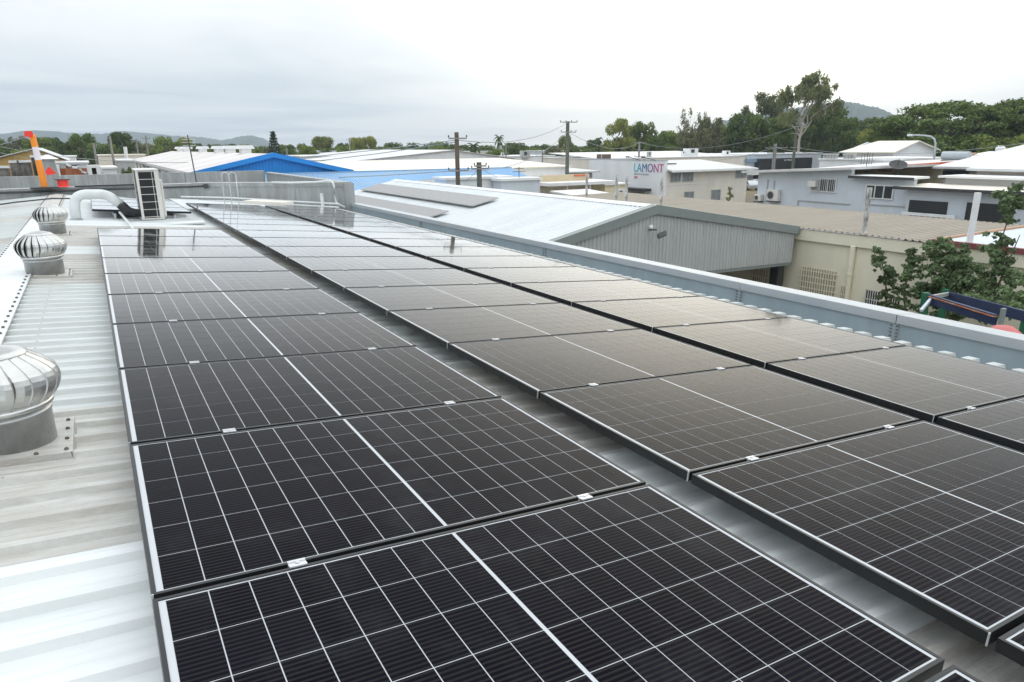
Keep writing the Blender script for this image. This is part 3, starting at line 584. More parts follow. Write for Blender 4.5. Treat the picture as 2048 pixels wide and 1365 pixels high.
while y < YF:
    wd = min(0.76, YF-y)
    for v_, ln in ((vl, ll), (vr, lr)):
        nn = V((0,1,0)).cross(v_) if v_.x > 0 else v_.cross(V((0,1,0)))
        nn = V((0,1,0)).cross(v_); nn = nn if nn.z > 0 else -nn
        ribbed(B(), (AX,y,AZ), (0,1,0), v_, nn, wd, 0.19, lambda t: 0.0, lambda t, ln=ln: ln, 0.03).build('roof_sheet', MT['shed_roof'], sh)
    y += wd
B().prism([(AX-0.22,AZ-0.047+0.032),(AX,AZ+0.045),(AX+0.22,AZ-0.035+0.032),(AX+0.22,AZ-0.03+0.032),(AX,AZ+0.052),(AX-0.22,AZ-0.042+0.032)], 'y', YG-0.06, YF).build('ridge_cap', MT['shed_roof'], sh)
# gable cladding in separate sheets, its foot cut level above the open front
x = XL; ZB0, ZB1 = 3.62, 3.36
while x < XR - 0.05:
    wd = min(0.76, XR - x)
    def top(t, x=x): X = x + t; return (AZ - (AX-X)*SL if X < AX else AZ - (X-AX)*SR) - 0.10
    def bot(t, x=x): return ZB0 + (ZB1-ZB0)*(x+t-XL)/(XR-XL)
    ribbed(B(), (x,YG,0), (1,0,0), (0,0,1), (0,-1,0), wd, 0.127, bot, top, 0.022, 0.62, 0.34).build('gable_sheet', MT['shed_grey'], sh); x += wd
for (xa, za, xb, zb) in ((XL-0.1, zl-0.02, AX, AZ), (AX, AZ, XR+0.12, zr-0.02)):
    B().hexa([(xa,YG-0.10,za-0.20),(xb,YG-0.10,zb-0.20),(xb,YG-0.06,zb-0.20),(xa,YG-0.06,za-0.20)], [(xa,YG-0.10,za+0.045),(xb,YG-0.10,zb+0.045),(xb,YG+0.10,zb+0.06),(xa,YG+0.10,za+0.06)]).build('barge_board', MT['shed_trim'], sh)
B().bar((XL,YG+0.05,ZB0-0.05), (XR,YG+0.05,ZB1-0.05), 0.10, 0.10).build('header_beam', MT['shed_trim'], sh)
B().box(XR-0.35, XR-0.05, YG+0.2, YG+0.5, 0, 3.3).build('column', MT['dark_steel'], sh)
B().box(XL+0.05, XL+0.15, YG+0.2, YF-0.2, 0, zl-0.1).build('side_wall', MT['shed_grey'], sh)
B().box(XR-0.12, XR-0.02, YG+6, YF-0.2, 0, zr-0.1).build('side_wall', MT['shed_grey'], sh)
B().prism([(XL+0.1,0),(XR-0.1,0),(XR-0.1,zr-0.1),(AX,AZ-0.12),(XL+0.1,zl-0.1)], 'y', YF-0.25, YF-0.15).build('rear_wall', MT['shed_grey'], sh)
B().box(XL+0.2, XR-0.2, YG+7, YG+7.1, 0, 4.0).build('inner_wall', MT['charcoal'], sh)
fl = thing('flood_light', 'small dark floodlight bracketed to the grey corrugated gable', 'light', (13.3,13.9,4.75))
c = atY(1308, 463, 13.8)
B().tube([V((c.x,YG-0.02,c.z+0.02)), V((c.x,YG-0.30,c.z+0.05))], 0.02, 6).build('arm', MT['dark_steel'], fl)
B().hexa([(c.x-0.05,YG-0.42,c.z-0.18),(c.x+0.22,YG-0.42,c.z-0.12),(c.x+0.30,YG-0.30,c.z-0.04),(c.x+0.02,YG-0.30,c.z-0.10)], [(c.x-0.05,YG-0.46,c.z-0.14),(c.x+0.22,YG-0.46,c.z-0.08),(c.x+0.30,YG-0.34,c.z+0.02),(c.x+0.02,YG-0.34,c.z-0.04)]).build('lamp_head', MT['dark_steel'], fl)
B().lathe((c.x-0.02,YG-0.10,c.z+0.06), [(0.05,0),(0.06,0.05),(0.03,0.10)], 10).build('sensor', MT['white'], fl)
# two arrays of older panels on its near slope
def shed_pt(s, y, h): nn = V((-SL,0,1)).normalized(); return V((AX,y,AZ)) + vl*s + nn*h
MT['old_cell'] = mat('old_grey_panel_glass', (0.25,0.245,0.245), 0.4, 0, 0.06, 2.0, spec=0.25)
def old_panel(s0, s1, y0, y1, label, group):
    t = thing('solar_panel', label, 'solar panel', shed_pt(s0, y0, 0.1), group)
    def pl(a0, a1, b0, b1, h0, h1): return B().hexa([shed_pt(a1,b0,h0), shed_pt(a0,b0,h0), shed_pt(a0,b1,h0), shed_pt(a1,b1,h0)], [shed_pt(a1,b0,h1), shed_pt(a0,b0,h1), shed_pt(a0,b1,h1), shed_pt(a1,b1,h1)])
    pl(s0, s1, y0, y1, 0.10, 0.14).build('frame', MT['grey_block'], t); pl(s0+0.03, s1-0.03, y0+0.03, y1-0.03, 0.139, 0.1415).build('glass_face', MT['old_cell'], t)
ua = atY(1000, 392, 18.4); n_up = 15; n_lo = 12
def on_shed(px, py):
    d = _ray(px, py); nn = np.array(V((-SL,0,1)).normalized()); o = np.array(V((AX,0,AZ))) + nn*0.14; t = ((o-CAM) @ nn)/(d @ nn); p = CAM + d*t; return p
up_near, up_far, lo_near, lo_far = on_shed(998,395), on_shed(728,378), on_shed(900,424), on_shed(640,395)
s_of = lambda p: (AX - p[0])/abs(vl.x)
su0, su1 = s_of(on_shed(998,394)), s_of(on_shed(945,411)); sl0, sl1 = s_of(on_shed(900,421)), s_of(on_shed(860,434))
for i in range(14):
    y0 = 20.5 + i*0.80; old_panel(1.10, 2.12, y0, y0+0.785, f'{nth(i)} grey solar panel from the camera in the upper row on the white shed roof', 'older panels on the white shed roof')
for i in range(14):
    y0 = 20.8 + i*0.80; old_panel(2.86, 4.2, y0, y0+0.785, f'{nth(i)} grey solar panel from the camera in the lower row on the white shed roof', 'older panels on the white shed roof')

# ================================================================== BEIGE BUILDING WITH BROWN ROOF
bb_ = thing('beige_building', 'beige rendered building with a brown corrugated roof behind the shrubs', 'building', (19,12,0))
XB = 19.0; ZE = 4.42; XRG = 24.6; ZR = 4.47; YB0, YB1 = 4.2, 29.0
vb_ = V((XRG-XB+0.15,0,ZR-ZE)).normalized(); lb = (XRG-XB+0.15)/vb_.x
y = 9.9; nb = V((0,1,0)).cross(vb_); nb = nb if nb.z > 0 else -nb
while y < YB1:
    ribbed(B(), (XB-0.15,y,ZE), (0,1,0), vb_, nb, 0.76, 0.19, lambda t: 0.0, lambda t: lb, 0.035, 0.45, 0.22).build('roof_sheet', MT['brown_roof'], bb_); y += 0.76
B().box(XB-0.10, XB-0.02, 4.2, YB1, ZE-0.36, ZE-0.03).build('fascia', MT['beige_trim'], bb_)
B().box(XB, XB+0.2, 4.2, YB1, 0, ZE-0.06).build('wall', MT['beige'], bb_)
B().prism([(XB+0.2,0),(XRG+5,0),(XRG+5,ZE-0.95),(XRG,ZR-0.06),(XB+0.2,ZE-0.08)], 'y', YB1-0.3, YB1-0.1).build('end_wall', MT['beige'], bb_)
B().hexa([(XRG,9.9,ZR-0.03),(XRG+5.2,9.9,ZE-0.9),(XRG+5.2,YB1,ZE-0.9),(XRG,YB1,ZR-0.03)], [(XRG,9.9,ZR+0.03),(XRG+5.2,9.9,ZE-0.84),(XRG+5.2,YB1,ZE-0.84),(XRG,YB1,ZR+0.03)]).build('rear_roof', MT['brown_roof'], bb_)
p = atX(1712, 480, XB); B().tube([V((XB-0.09,p.y,ZE-0.36)), V((XB-0.09,p.y,0.1))], 0.075, 12).build('downpipe', MT['beige_trim'], bb_)
for z in (3.2, 2.2): B().lathe((XB-0.09,p.y,z), [(0.09,0),(0.09,0.06)], 12).build('pipe_collar', MT['beige_trim'], bb_)
def grille_window(y0, y1, z0, z1, bars, rows, m_back, m_bar, parent, X=XB):
    w = B().box(X-0.02, X+0.01, y0, y1, z0, z1).build('window', m_back, parent)
    for i in range(bars):
        yy = y0 + (y1-y0)*(i+0.5)/bars; B().box(X-0.075, X-0.055, yy-0.011, yy+0.011, z0-0.03, z1+0.03).build('grille_bar', m_bar, w)
    for j in range(rows):
        zz = z0 + (z1-z0)*(j+0.5)/rows; B().box(X-0.055, X-0.04, y0-0.06, y1+0.06, zz-0.014, zz+0.014).build('grille_rail', m_bar, w)
    return w
MT['beige_dark'] = mat('dark_beige_louvre', (0.47,0.42,0.31), 0.7, 0, 0.06)  # darker beige for the window backs behind the grilles
a = atX(1605, 530, XB); e = atX(1674, 542, XB)
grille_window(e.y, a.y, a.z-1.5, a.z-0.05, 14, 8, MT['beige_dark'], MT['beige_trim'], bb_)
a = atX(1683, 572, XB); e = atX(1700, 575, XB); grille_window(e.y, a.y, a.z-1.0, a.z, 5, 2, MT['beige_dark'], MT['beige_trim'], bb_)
a = atX(1733, 580, XB); e = atX(1760, 588, XB); grille_window(e.y, a.y, a.z-1.0, a.z, 6, 2, MT['glass'], MT['ac_cream'], bb_)
a = atX(1782, 592, XB); e = atX(1800, 598, XB); grille_window(e.y, a.y, a.z-1.0, a.z, 4, 2, MT['glass'], MT['ac_cream'], bb_)
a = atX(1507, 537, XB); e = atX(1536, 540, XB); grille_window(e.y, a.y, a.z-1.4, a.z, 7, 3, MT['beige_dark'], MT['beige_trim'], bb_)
# next building in the row: blue-white roof with a maroon flashing
mb = thing('maroon_edged_building', 'low roof edged with maroon flashing next to the brown corrugated roof', 'building', (22,7,0))
B().box(XB-0.16, XB-0.02, 4.4, 9.88, ZE-0.03, ZE+0.10).build('flashing', MT['maroon'], mb)
B().box(XB+0.25, XB+0.45, 2.0, 9.7, 0, ZE-0.1).build('wall', MT['beige'], mb)
B().hexa([(XB-0.02,4.4,ZE-0.05),(XB+9,4.4,ZE-0.05),(XB+9,9.88,ZE-0.05),(XB-0.02,9.88,ZE-0.05)], [(XB-0.02,4.4,ZE+0.06),(XB+9,4.4,ZE+0.12),(XB+9,9.88,ZE+0.12),(XB-0.02,9.88,ZE+0.06)]).build('roof', MT['grey_wall'], mb)
B().hexa([(XB+0.0,9.80,ZE+0.06),(XB+9,9.80,ZE+0.12),(XB+9,9.90,ZE+0.12),(XB,9.90,ZE+0.06)], [(XB+0.0,9.80,ZE+0.11),(XB+9,9.80,ZE+0.17),(XB+9,9.90,ZE+0.17),(XB,9.90,ZE+0.11)]).build('verge_trim', MT['terracotta'], mb)
# peeling posts standing along the eave
for (px, pt, pb, label, m_, r) in ((1173,347,394,'peeling white post rising before the tan parapet shop','peeling',0.055),
        (1232,350,402,'peeling white post standing before the small wall air conditioner','peeling',0.055),
        (1252,352,406,'dark stained peeling white post standing before the black awning','peeling',0.06),
        (1321,355,414,'peeling white post standing before the corner of the signwritten wall','peeling',0.06),
        (1728,375,466,'badly peeling white post at the eave of the brown corrugated roof','peeling',0.07),
        (1940,385,478,'plain white post rising beside the maroon flashing','white',0.085)):
    t = atX(px, pt, XB+0.1); bt = atX(px, pb, XB+0.1)
    post = solid('post', label, 'post', B().tube([V((t.x,bt.y,min(bt.z,ZE)-0.6)), V((t.x,bt.y+0.0,t.z))], [r, r], 4 if m_ == 'white' else 8), MT[m_], 'posts along the eave of the beige building')
# ================================================================== BUILDINGS OF THE ESTATE
def boxpart(parent, name, m_, x0, x1, y0, y1, z0, z1, **k): return B().box(min(x0,x1), max(x0,x1), min(y0,y1), max(y0,y1), z0, z1).build(name, m_, parent, **k)
def win_y(parent, x0, x1, z0, z1, Y, glass='glass', frame='white', n=2, name='window', bars=0):
    """window in a wall facing the camera (plane Y)"""
    w = B().box(x0, x1, Y-0.03, Y+0.02, z0, z1).build(name, MT[glass], parent)
    fr = B(); ft = 0.05
    for a, b_, c, d in ((x0-ft,x1+ft,z1,z1+ft),(x0-ft,x1+ft,z0-ft,z0)): B().box(a, b_, Y-0.07, Y+0.01, c, d).build('frame', MT[frame], w)
    for i in range(n+1):
        xx = x0 + (x1-x0)*i/n; B().box(xx-ft/2, xx+ft/2, Y-0.065, Y+0.01, z0, z1).build('frame', MT[frame], w)
    for i in range(bars):
        xx = x0 + (x1-x0)*(i+0.5)/bars; B().box(xx-0.012, xx+0.012, Y-0.12, Y-0.09, z0-0.05, z1+0.05).build('bar', MT[frame], w)
    return w
def win_x(parent, y0, y1, z0, z1, X, glass='glass', frame='white', n=2, name='window', bars=0):
    """window in a wall facing -X"""
    w = B().box(X-0.03, X+0.02, y0, y1, z0, z1).build(name, MT[glass], parent); ft = 0.06
    for c, d in ((z1,z1+ft),(z0-ft,z0)): B().box(X-0.07, X+0.01, y0-ft, y1+ft, c, d).build('frame', MT[frame], w)
    for i in range(n+1):
        yy = y0 + (y1-y0)*i/n; B().box(X-0.065, X+0.01, yy-ft/2, yy+ft/2, z0, z1).build('frame', MT[frame], w)
    for i in range(bars):
        yy = y0 + (y1-y0)*(i+0.5)/bars; B().box(X-0.14, X-0.11, yy-0.008, yy+0.008, z0-0.08, z1+0.08).build('bar', MT[frame], w)
    return w
def slab(parent, name, m_, a, b_, c, d, th=0.12):
    """roof plane through four points (counter-clockwise from above)"""
    q = V((0,0,th)); pts = [V(x) for x in (a, b_, c, d)]
    return B().hexa([p - q for p in pts], pts).build(name, m_, parent)
def gable_y(name, label, X0, X1, Y0, Y1, ze, zr, wall, roof, end=None, ax=None, cat='building', group=None, ov=0.3, ze2=None):
    ax = (X0+X1)/2 if ax is None else ax; ze2 = ze if ze2 is None else ze2
    t = thing(name, label, cat, (ax,Y0,0), group)
    boxpart(t, 'wall', MT[wall], X0, X0+0.2, Y0+0.2, Y1, 0, ze-0.1); boxpart(t, 'wall', MT[wall], X1-0.2, X1, Y0+0.2, Y1, 0, ze2-0.1)
    for y0, m_ in ((Y0, end or wall), (Y1-0.2, wall)):
        B().prism([(X0,0),(X1,0),(X1,ze2-0.12),(ax,zr-0.12),(X0,ze-0.12)], 'y', y0, y0+0.2).build('gable_wall', MT[m_], t)
    r = slab(t, 'roof', MT[roof], (X0-ov,Y0-ov,ze), (ax,Y0-ov,zr), (ax,Y1+ov,zr), (X0-ov,Y1+ov,ze), 0.1)
    slab(t, 'roof', MT[roof], (ax,Y0-ov,zr-0.002), (X1+ov,Y0-ov,ze2), (X1+ov,Y1+ov,ze2), (ax,Y1+ov,zr-0.002), 0.1)
    return t
def gable_x(name, label, X0, X1, Y0, Y1, ze, zr, wall, roof, cat='building', group=None, ov=0.3, yr=None, hip=0.0, ze2=None):
    yr = (Y0+Y1)/2 if yr is None else yr; ze2 = ze if ze2 is None else ze2
    t = thing(name, label, cat, ((X0+X1)/2,Y0,0), group)
    boxpart(t, 'wall', MT[wall], X0, X1, Y0, Y0+0.2, 0, ze-0.1); boxpart(t, 'wall', MT[wall], X0, X1, Y1-0.2, Y1, 0, ze2-0.1)
    for x0 in (X0+0.001, X1-0.201): B().prism([(Y0+0.2,0),(Y1-0.2,0),(Y1-0.2,ze2-0.12),(yr,(zr if not hip else min(zr,ze))-0.12),(Y0+0.2,ze-0.12)], 'x', x0, x0+0.2).build('side_wall', MT[wall], t)
    slab(t, 'roof', MT[roof], (X0-ov,Y0-ov,ze), (X1+ov,Y0-ov,ze), (X1+ov-hip,yr,zr), (X0-ov+hip,yr,zr), 0.1)
    slab(t, 'roof', MT[roof], (X1+ov,Y1+ov,ze2), (X0-ov,Y1+ov,ze2), (X0-ov+hip,yr,zr-0.002), (X1+ov-hip,yr,zr-0.002), 0.1)
    if hip:
        for s, xe, xi in ((1, X0-ov, X0-ov+hip), (-1, X1+ov, X1+ov-hip)):
            B().add([(xe,Y0-ov,ze-0.003),(xe,Y1+ov,ze2-0.003),(xi,yr,zr-0.004),(xe,Y0-ov,ze-0.1),(xe,Y1+ov,ze2-0.1),(xi,yr,zr-0.1)], [(0,1,2),(3,5,4),(0,3,4,1),(1,4,5,2),(2,5,3,0)]).build('hip_roof', MT[roof], t)
    return t
def flat(name, label, x0, x1, y0, y1, zt, wall, roof=None, cat='building', group=None, par=0.0):
    t = thing(name, label, cat, ((x0+x1)/2,y0,0), group)
    boxpart(t, 'wall', MT[wall], x0, x1, y0, y1, 0, zt - (par or 0.15))
    boxpart(t, 'roof', MT[roof or wall], x0-0.12, x1+0.12, y0-0.12, y1+0.12, zt-0.148, zt)
    return t
# ---- the long shed with the blue gable
t = gable_y('blue_gabled_shed', 'long chalky white roofed shed with a bright blue gable end', 5.19, 14.54, 45, 104, 5.63, 6.62, 'white', 'pink_roof', 'blue', 9.83, ze2=5.55, ov=0.25)
x = 5.19
for (xa, za, xb, zb) in ((4.95,5.60,9.83,6.66),(9.83,6.66,14.80,5.50)):
    B().hexa([(xa,44.70,za-0.26),(xb,44.70,zb-0.26),(xb,44.76,zb-0.26),(xa,44.76,za-0.26)], [(xa,44.70,za+0.03),(xb,44.70,zb+0.03),(xb,44.98,zb+0.03),(xa,44.98,za+0.03)]).build('barge_board', MT['blue'], t)
for i in range(12):
    xx = 5.25 + i*0.774
    def tp(q, xx=xx): X = xx + q; return (5.58 + (X-5.19)*0.2134 if X < 9.83 else 6.57 - (X-9.83)*0.2272) - 0.14
    ribbed(B(), (xx,44.98,0), (1,0,0), (0,0,1), (0,-1,0), 0.774, 0.19, lambda q: 3.2, tp, 0.03).build('gable_sheet', MT['blue'], t)
for i in range(9):
    yy = 48 + i*6.2; B().box(5.08, 5.19, yy, yy+0.12, 0.2, 5.5).build('downpipe', MT['grey_block'], t)
B().box(4.80, 4.97, 44.9, 104, 5.40, 5.52).build('gutter', MT['grey_block'], t)
for i, px in enumerate((360, 373, 405, 437, 460, 490)):
    c = atX(px, 298, 9.83); s = 0.45
    q = thing('ridge_ventilator', f'{nth(i)} white box ventilator from the mountains end along the chalky roof ridge', 'roof vent', (9.83,c.y,6.6), 'box ventilators on the chalky white roof')
    B().box(9.83-s*0.75, 9.83+s*0.75, c.y-s, c.y+s, 6.3, 6.9).build('throat', MT['white'], q)
    B().hexa([(9.83-s*1.3,c.y-s*1.1,6.9),(9.83+s*1.3,c.y-s*1.1,6.9),(9.83+s*1.3,c.y+s*1.1,6.9),(9.83-s*1.3,c.y+s*1.1,6.9)], [(9.83-s,c.y-s,7.15),(9.83+s,c.y-s,7.15),(9.83+s,c.y+s,7.15),(9.83-s,c.y+s,7.15)]).build('hood', MT['white_wall'], q)
# ---- faded blue roof in front of it
lb_ = thing('faded_blue_roof_building', 'faded light blue corrugated roof below the bright blue gable', 'building', (16,40,0))
vb2 = V((0,-1,-0.235)).normalized(); nb2 = V((0,-0.235*-1,1)); nb2 = V((1,0,0)).cross(vb2); nb2 = nb2 if nb2.z > 0 else -nb2
x = 6.9
while x < 26.2:
    ribbed(B(), (x,44.55,5.42), (1,0,0), vb2, nb2, 0.76, 0.19, lambda q: 0.0, lambda q, x=x: 9.4 if x < 18.2 else 2.3, 0.035, 0.5, 0.22).build('roof_sheet', MT['light_blue'], lb_); x += 0.76
boxpart(lb_, 'wall', MT['white_wall'], 7.2, 18.2, 35.6, 35.8, 0, 3.1); boxpart(lb_, 'step_wall', MT['white_wall'], 18.2, 26.4, 42.2, 42.4, 0, 4.85); boxpart(lb_, 'ridge_cap', MT['light_blue'], 6.9, 26.6, 44.42, 44.6, 5.40, 5.47)
flat('white_parapet_block', 'plain white parapet block before the faded blue roof', 18.3, 22.75, 38.2, 39.9, 5.16, 'white_wall', 'white')
solid('leaning_sheet', 'plain off-white low lean-to wall beneath the white parapet block', 'wall', B().box(20.2, 22.4, 36.4, 36.6, 0, 4.05), MT['cream_wall'])
# ---- white and cream roofs across the middle
gable_x('cream_roof_warehouse', 'cream and white roofed warehouse just behind the faded blue roof', 15.6, 40, 56, 84, 5.02, 5.62, 'white_wall', 'cream_roof')
a = atY(785, 321, 86); e = atY(952, 333, 86)
solid('metal_fascia_strip', 'long strip of pale galvanised fascia above the cream roof', 'fascia', B().box(a.x, e.x, 85.8, 86.0, 4.2, a.z-0.35), MT['coping'])
a = atY(905, 300, 96)
gable_y('broad_white_gable', 'broad low white gabled roof standing above the cream warehouse roof', atY(696,327,96).x, atY(1030,322,96).x, 96, 135, 5.0, a.z, 'white', 'white_roof', 'white', a.x)
a = atY(770, 304, 140)
gable_y('far_white_gable', 'smaller white gabled roof behind the broad low white gable', atY(688,312,140).x, atY(850,309,140).x, 140, 170, 5.4, a.z, 'white', 'white_roof', 'white', a.x)
for i, (px0, px1, py, Y, m_) in enumerate(((600,700,312,120,'grey_block'),(605,672,308,150,'cream_wall'),(560,700,303,170,'grey_wall'),(815,905,301,180,'white_wall'),(690,780,303,190,'white_wall'),(930,990,303,150,'cream_wall'),(1000,1110,307,165,'white_wall'),(990,1110,313,120,'white_wall'),(1105,1190,302,140,'grey_wall'))):
    a = atY(px0, py, Y); e = atY(px1, py, Y)
    flat('flat_roofed_block', ['grey flat roofed block beside the bright blue gable','cream flat roofed block peering over the bright blue gable','pale grey long block behind the chalky white shed roof','white flat block in the gap beside the first timber pole','long white flat block under the two leafy round trees','cream flat block below the shaggy palm','long white flat block beyond the satellite dishes','white flat block crowded with roof equipment','grey block with a blue fascia beside the green pole'][i], a.x, e.x, Y, Y+14, a.z, m_, 'white' if i != 2 else None, group='flat roofed blocks in the middle distance')
a = atY(1106, 313, 130); e = atY(1183, 318.5, 130)
solid('blue_fascia', 'long muted blue fascia board beside the green timber pole', 'fascia', B().box(a.x, e.x, 129.7, 129.9, e.z, a.z), mat('muted_blue_paint', (0.16,0.30,0.44), 0.6, 0, 0.08, 0.3))
# roof equipment
def equip(px, py0, py1, wpx, Y, m_, label, kind='box'):
    a = atY(px, py1, Y); top = atY(px, py0, Y); w = (atY(px+wpx/2, py1, Y).x - a.x)
    q = thing('roof_unit', label, 'roof equipment', a, 'equipment boxes on distant roofs')
    B().box(a.x-w, a.x+w, Y-w*0.8, Y+w*0.8, a.z-0.3, top.z).build('case', MT[m_], q, bevel=0.04)
    B().lathe((a.x,Y-w*0.8,0), [(0.0,0)], 3) if False else None
    B().box(a.x-w*0.7, a.x+w*0.1, Y-w*0.8-0.03, Y-w*0.8-0.005, a.z+(top.z-a.z)*0.2, a.z+(top.z-a.z)*0.8).build('grille', MT['dark_steel'], q)
equip(1298, 304, 312, 6, 84, 'grey_block', 'slim grey box unit on the long white roof behind the signwritten wall')
equip(1381, 297, 308, 17, 84, 'white', 'big white twin unit on the long white roof below the bare bush')
equip(1366, 303, 308, 5, 84, 'white', 'small white cowl beside the big twin unit on the long white roof')
equip(1452, 302, 310, 9, 84, 'white_wall', 'square pale unit at the end of the long white roof')
equip(1050, 302, 313, 14, 120, 'grey_block', 'cluster of grey roof equipment in the middle distance')
equip(1150, 305, 313, 12, 128, 'white', 'pair of white roof units over the muted blue fascia')
equip(1005, 306, 312, 5, 120, 'white', 'small white roof unit beyond the stub pole')
for i, px in enumerate((715, 737, 762, 783)):
    a = atY(px-9, 327+i*0.9, 95.5); e = atY(px+9, 331+i*0.9, 95.5)
    solid('wall_vent', f'{nth(i)} low grey vent strip along the eave of the broad white gable', 'vent', B().box(a.x, e.x, 95.3, 95.6, e.z, a.z), MT['coping'], 'vent strips under the broad white gable')
# ---- grey and white buildings between the poles and the signwritten wall
t = thing('low_grey_building', 'low grey building with a wide dark eave before the green timber pole', 'building', (36,55,0))
a = atY(1030, 347.5, 58); e = atY(1192, 339, 58)
boxpart(t, 'wall', MT['grey_block'], a.x+0.4, e.x, 58.6, 70, 0, a.z-0.05)
slab(t, 'roof', MT['grey_roof'], (a.x-0.5,57.6,a.z), (e.x+0.3,57.6,a.z), (e.x+0.3,72,a.z+0.55), (a.x-3.5,72,a.z+0.55), 0.14)
for px in (1045, 1118): q = atY(px, 349, 58); win_y(t, q.x-0.5, q.x+0.5, a.z-0.75, a.z-0.25, 58.58, 'glass', 'grey_block', 1)
boxpart(t, 'dark_ridge_line', MT['charcoal'], a.x-2.8, e.x-3, 69.9, 70.1, a.z+0.50, a.z+0.62)
a = atY(1003, 358, 37); e = atY(1080, 359, 37)
q = flat('pale_blue_box_building', 'pale blue-grey box building with a rooftop aerial behind the white shed roof', a.x, e.x, 37, 38.1, a.z, 'grey_wall', 'white_wall')
c = atY(1038, 357, 37.5); t2 = thing('small_aerial', 'small aerial on the pale blue-grey box building', 'antenna', (c.x,37.5,c.z))
B().tube([V((c.x,37.5,c.z-0.3)), V((c.x,37.5,c.z+0.7))], 0.025, 6).build('mast', MT['dark_steel'], t2)
for dz, w_ in ((0.5,0.45),(0.75,0.35)): B().bar((c.x-w_,37.5,c.z+dz*0.8), (c.x+w_,37.5,c.z+dz*0.8), 0.03, 0.03).build('rod', MT['dark_steel'], t2)
t = thing('tan_parapet_shop', 'white awning shop with a tan parapet before the low grey building', 'building', (40,48,0))
a = atY(1083, 351, 49); e = atY(1178, 364, 49)
boxpart(t, 'parapet', MT['tan'], a.x, e.x, 49, 49.3, e.z-0.3, a.z-0.02)
b0 = atY(1083, 366, 48); b1 = atY(1236, 372, 48)
boxpart(t, 'awning', MT['white'], b0.x, atY(1215,366,48).x, 46.8, 49.4, b0.z-0.25, b0.z)
boxpart(t, 'wall', MT['cream_wall'], b0.x+0.3, atY(1212,366,49).x, 49.31, 56, 0, b0.z-0.02)
for px in (1135, 1180): q = atY(px, 370, 47); B().tube([V((q.x,47,0)), V((q.x,47,b0.z-0.2))], 0.06, 6).build('awning_post', MT['white'], t)
c = atY(1160, 350, 49); boxpart(t, 'orange_board', MT['orange_red'], atY(1148,350,49).x, atY(1174,350,49).x, 48.9, 48.97, atY(1160,352.5,49).z, atY(1160,349.5,49).z)
t = thing('yellow_lean_to', 'pale yellow lean-to wall with an air conditioner below the signwritten wall', 'building', (44,50,0))
a = atY(1210, 371, 47); e = atY(1252, 392, 47); boxpart(t, 'wall', mat('pale_yellow_paint',(0.70,0.62,0.42),0.7), a.x, e.x, 47, 52, 0, a.z); boxpart(t, 'roof', MT['white'], a.x-0.2, e.x+0.2, 46.8, 52, a.z, a.z+0.12)
t = thing('low_white_shed', 'low white sheet roof just beyond the peeling posts', 'shed', (36,40,0))
a = atY(1150, 388, 38); e = atY(1228, 396, 38); slab(t, 'roof', MT['white_roof'], (a.x,36,a.z-0.25), (e.x,36,a.z-0.25), (e.x,41,a.z+0.05), (a.x,41,a.z+0.05)); boxpart(t, 'wall', MT['white_wall'], a.x+0.2, e.x-0.2, 36.3, 40.7, 0, a.z-0.3)
def wall_ac_y(px, py0, py1, Y, label, parent_group, X=None, fan=0.5):
    if X is None:
        a = atY(px, py1, Y); top = atY(px, py0, Y); h = top.z - a.z; w = h*1.25
        q = thing('wall_air_conditioner', label, 'air conditioner', a, parent_group)
        B().box(a.x-w/2, a.x+w/2, Y-0.35, Y, a.z, top.z).build('case', MT['ac_cream'], q, bevel=0.03)
        g = B().tube([V((a.x-w*0.15,Y-0.36,a.z+h/2)), V((a.x-w*0.15,Y-0.375,a.z+h/2))], h*0.38, 20).build('fan_guard', MT['white'], q)
        B().tube([V((a.x-w*0.15,Y-0.374,a.z+h/2)), V((a.x-w*0.15,Y-0.385,a.z+h/2))], h*0.32, 20).build('fan_opening', MT['dark_steel'], g)
        B().tube([V((a.x-w*0.15,Y-0.384,a.z+h/2)), V((a.x-w*0.15,Y-0.395,a.z+h/2))], h*0.12, 12).build('hub', MT['white'], g)
    else:
        a = atX(px, py1, X); top = atX(px, py0, X); h = top.z - a.z; w = h*1.2
        q = thing('wall_air_conditioner', label, 'air conditioner', a, parent_group)
        B().box(X-0.38, X-0.02, a.y-w/2, a.y+w/2, a.z, top.z).build('case', MT['ac_cream'], q, bevel=0.03)
        g = B().tube([V((X-0.385,a.y+w*0.14,a.z+h*0.5)), V((X-0.40,a.y+w*0.14,a.z+h*0.5))], h*0.37, 20).build('fan_guard', MT['grey_block'], q)
        B().tube([V((X-0.399,a.y+w*0.14,a.z+h*0.5)), V((X-0.41,a.y+w*0.14,a.z+h*0.5))], h*0.31, 20).build('fan_opening', MT['dark_steel'], g)
        B().box(X-0.45, X, a.y-w/2, a.y+w/2, a.z-0.07, a.z-0.01).build('bracket', MT['dark_steel'], q)
wall_ac_y(1238, 378, 392, 46.9, 'small white air conditioner on the pale yellow lean-to wall', 'air conditioners on outside walls')
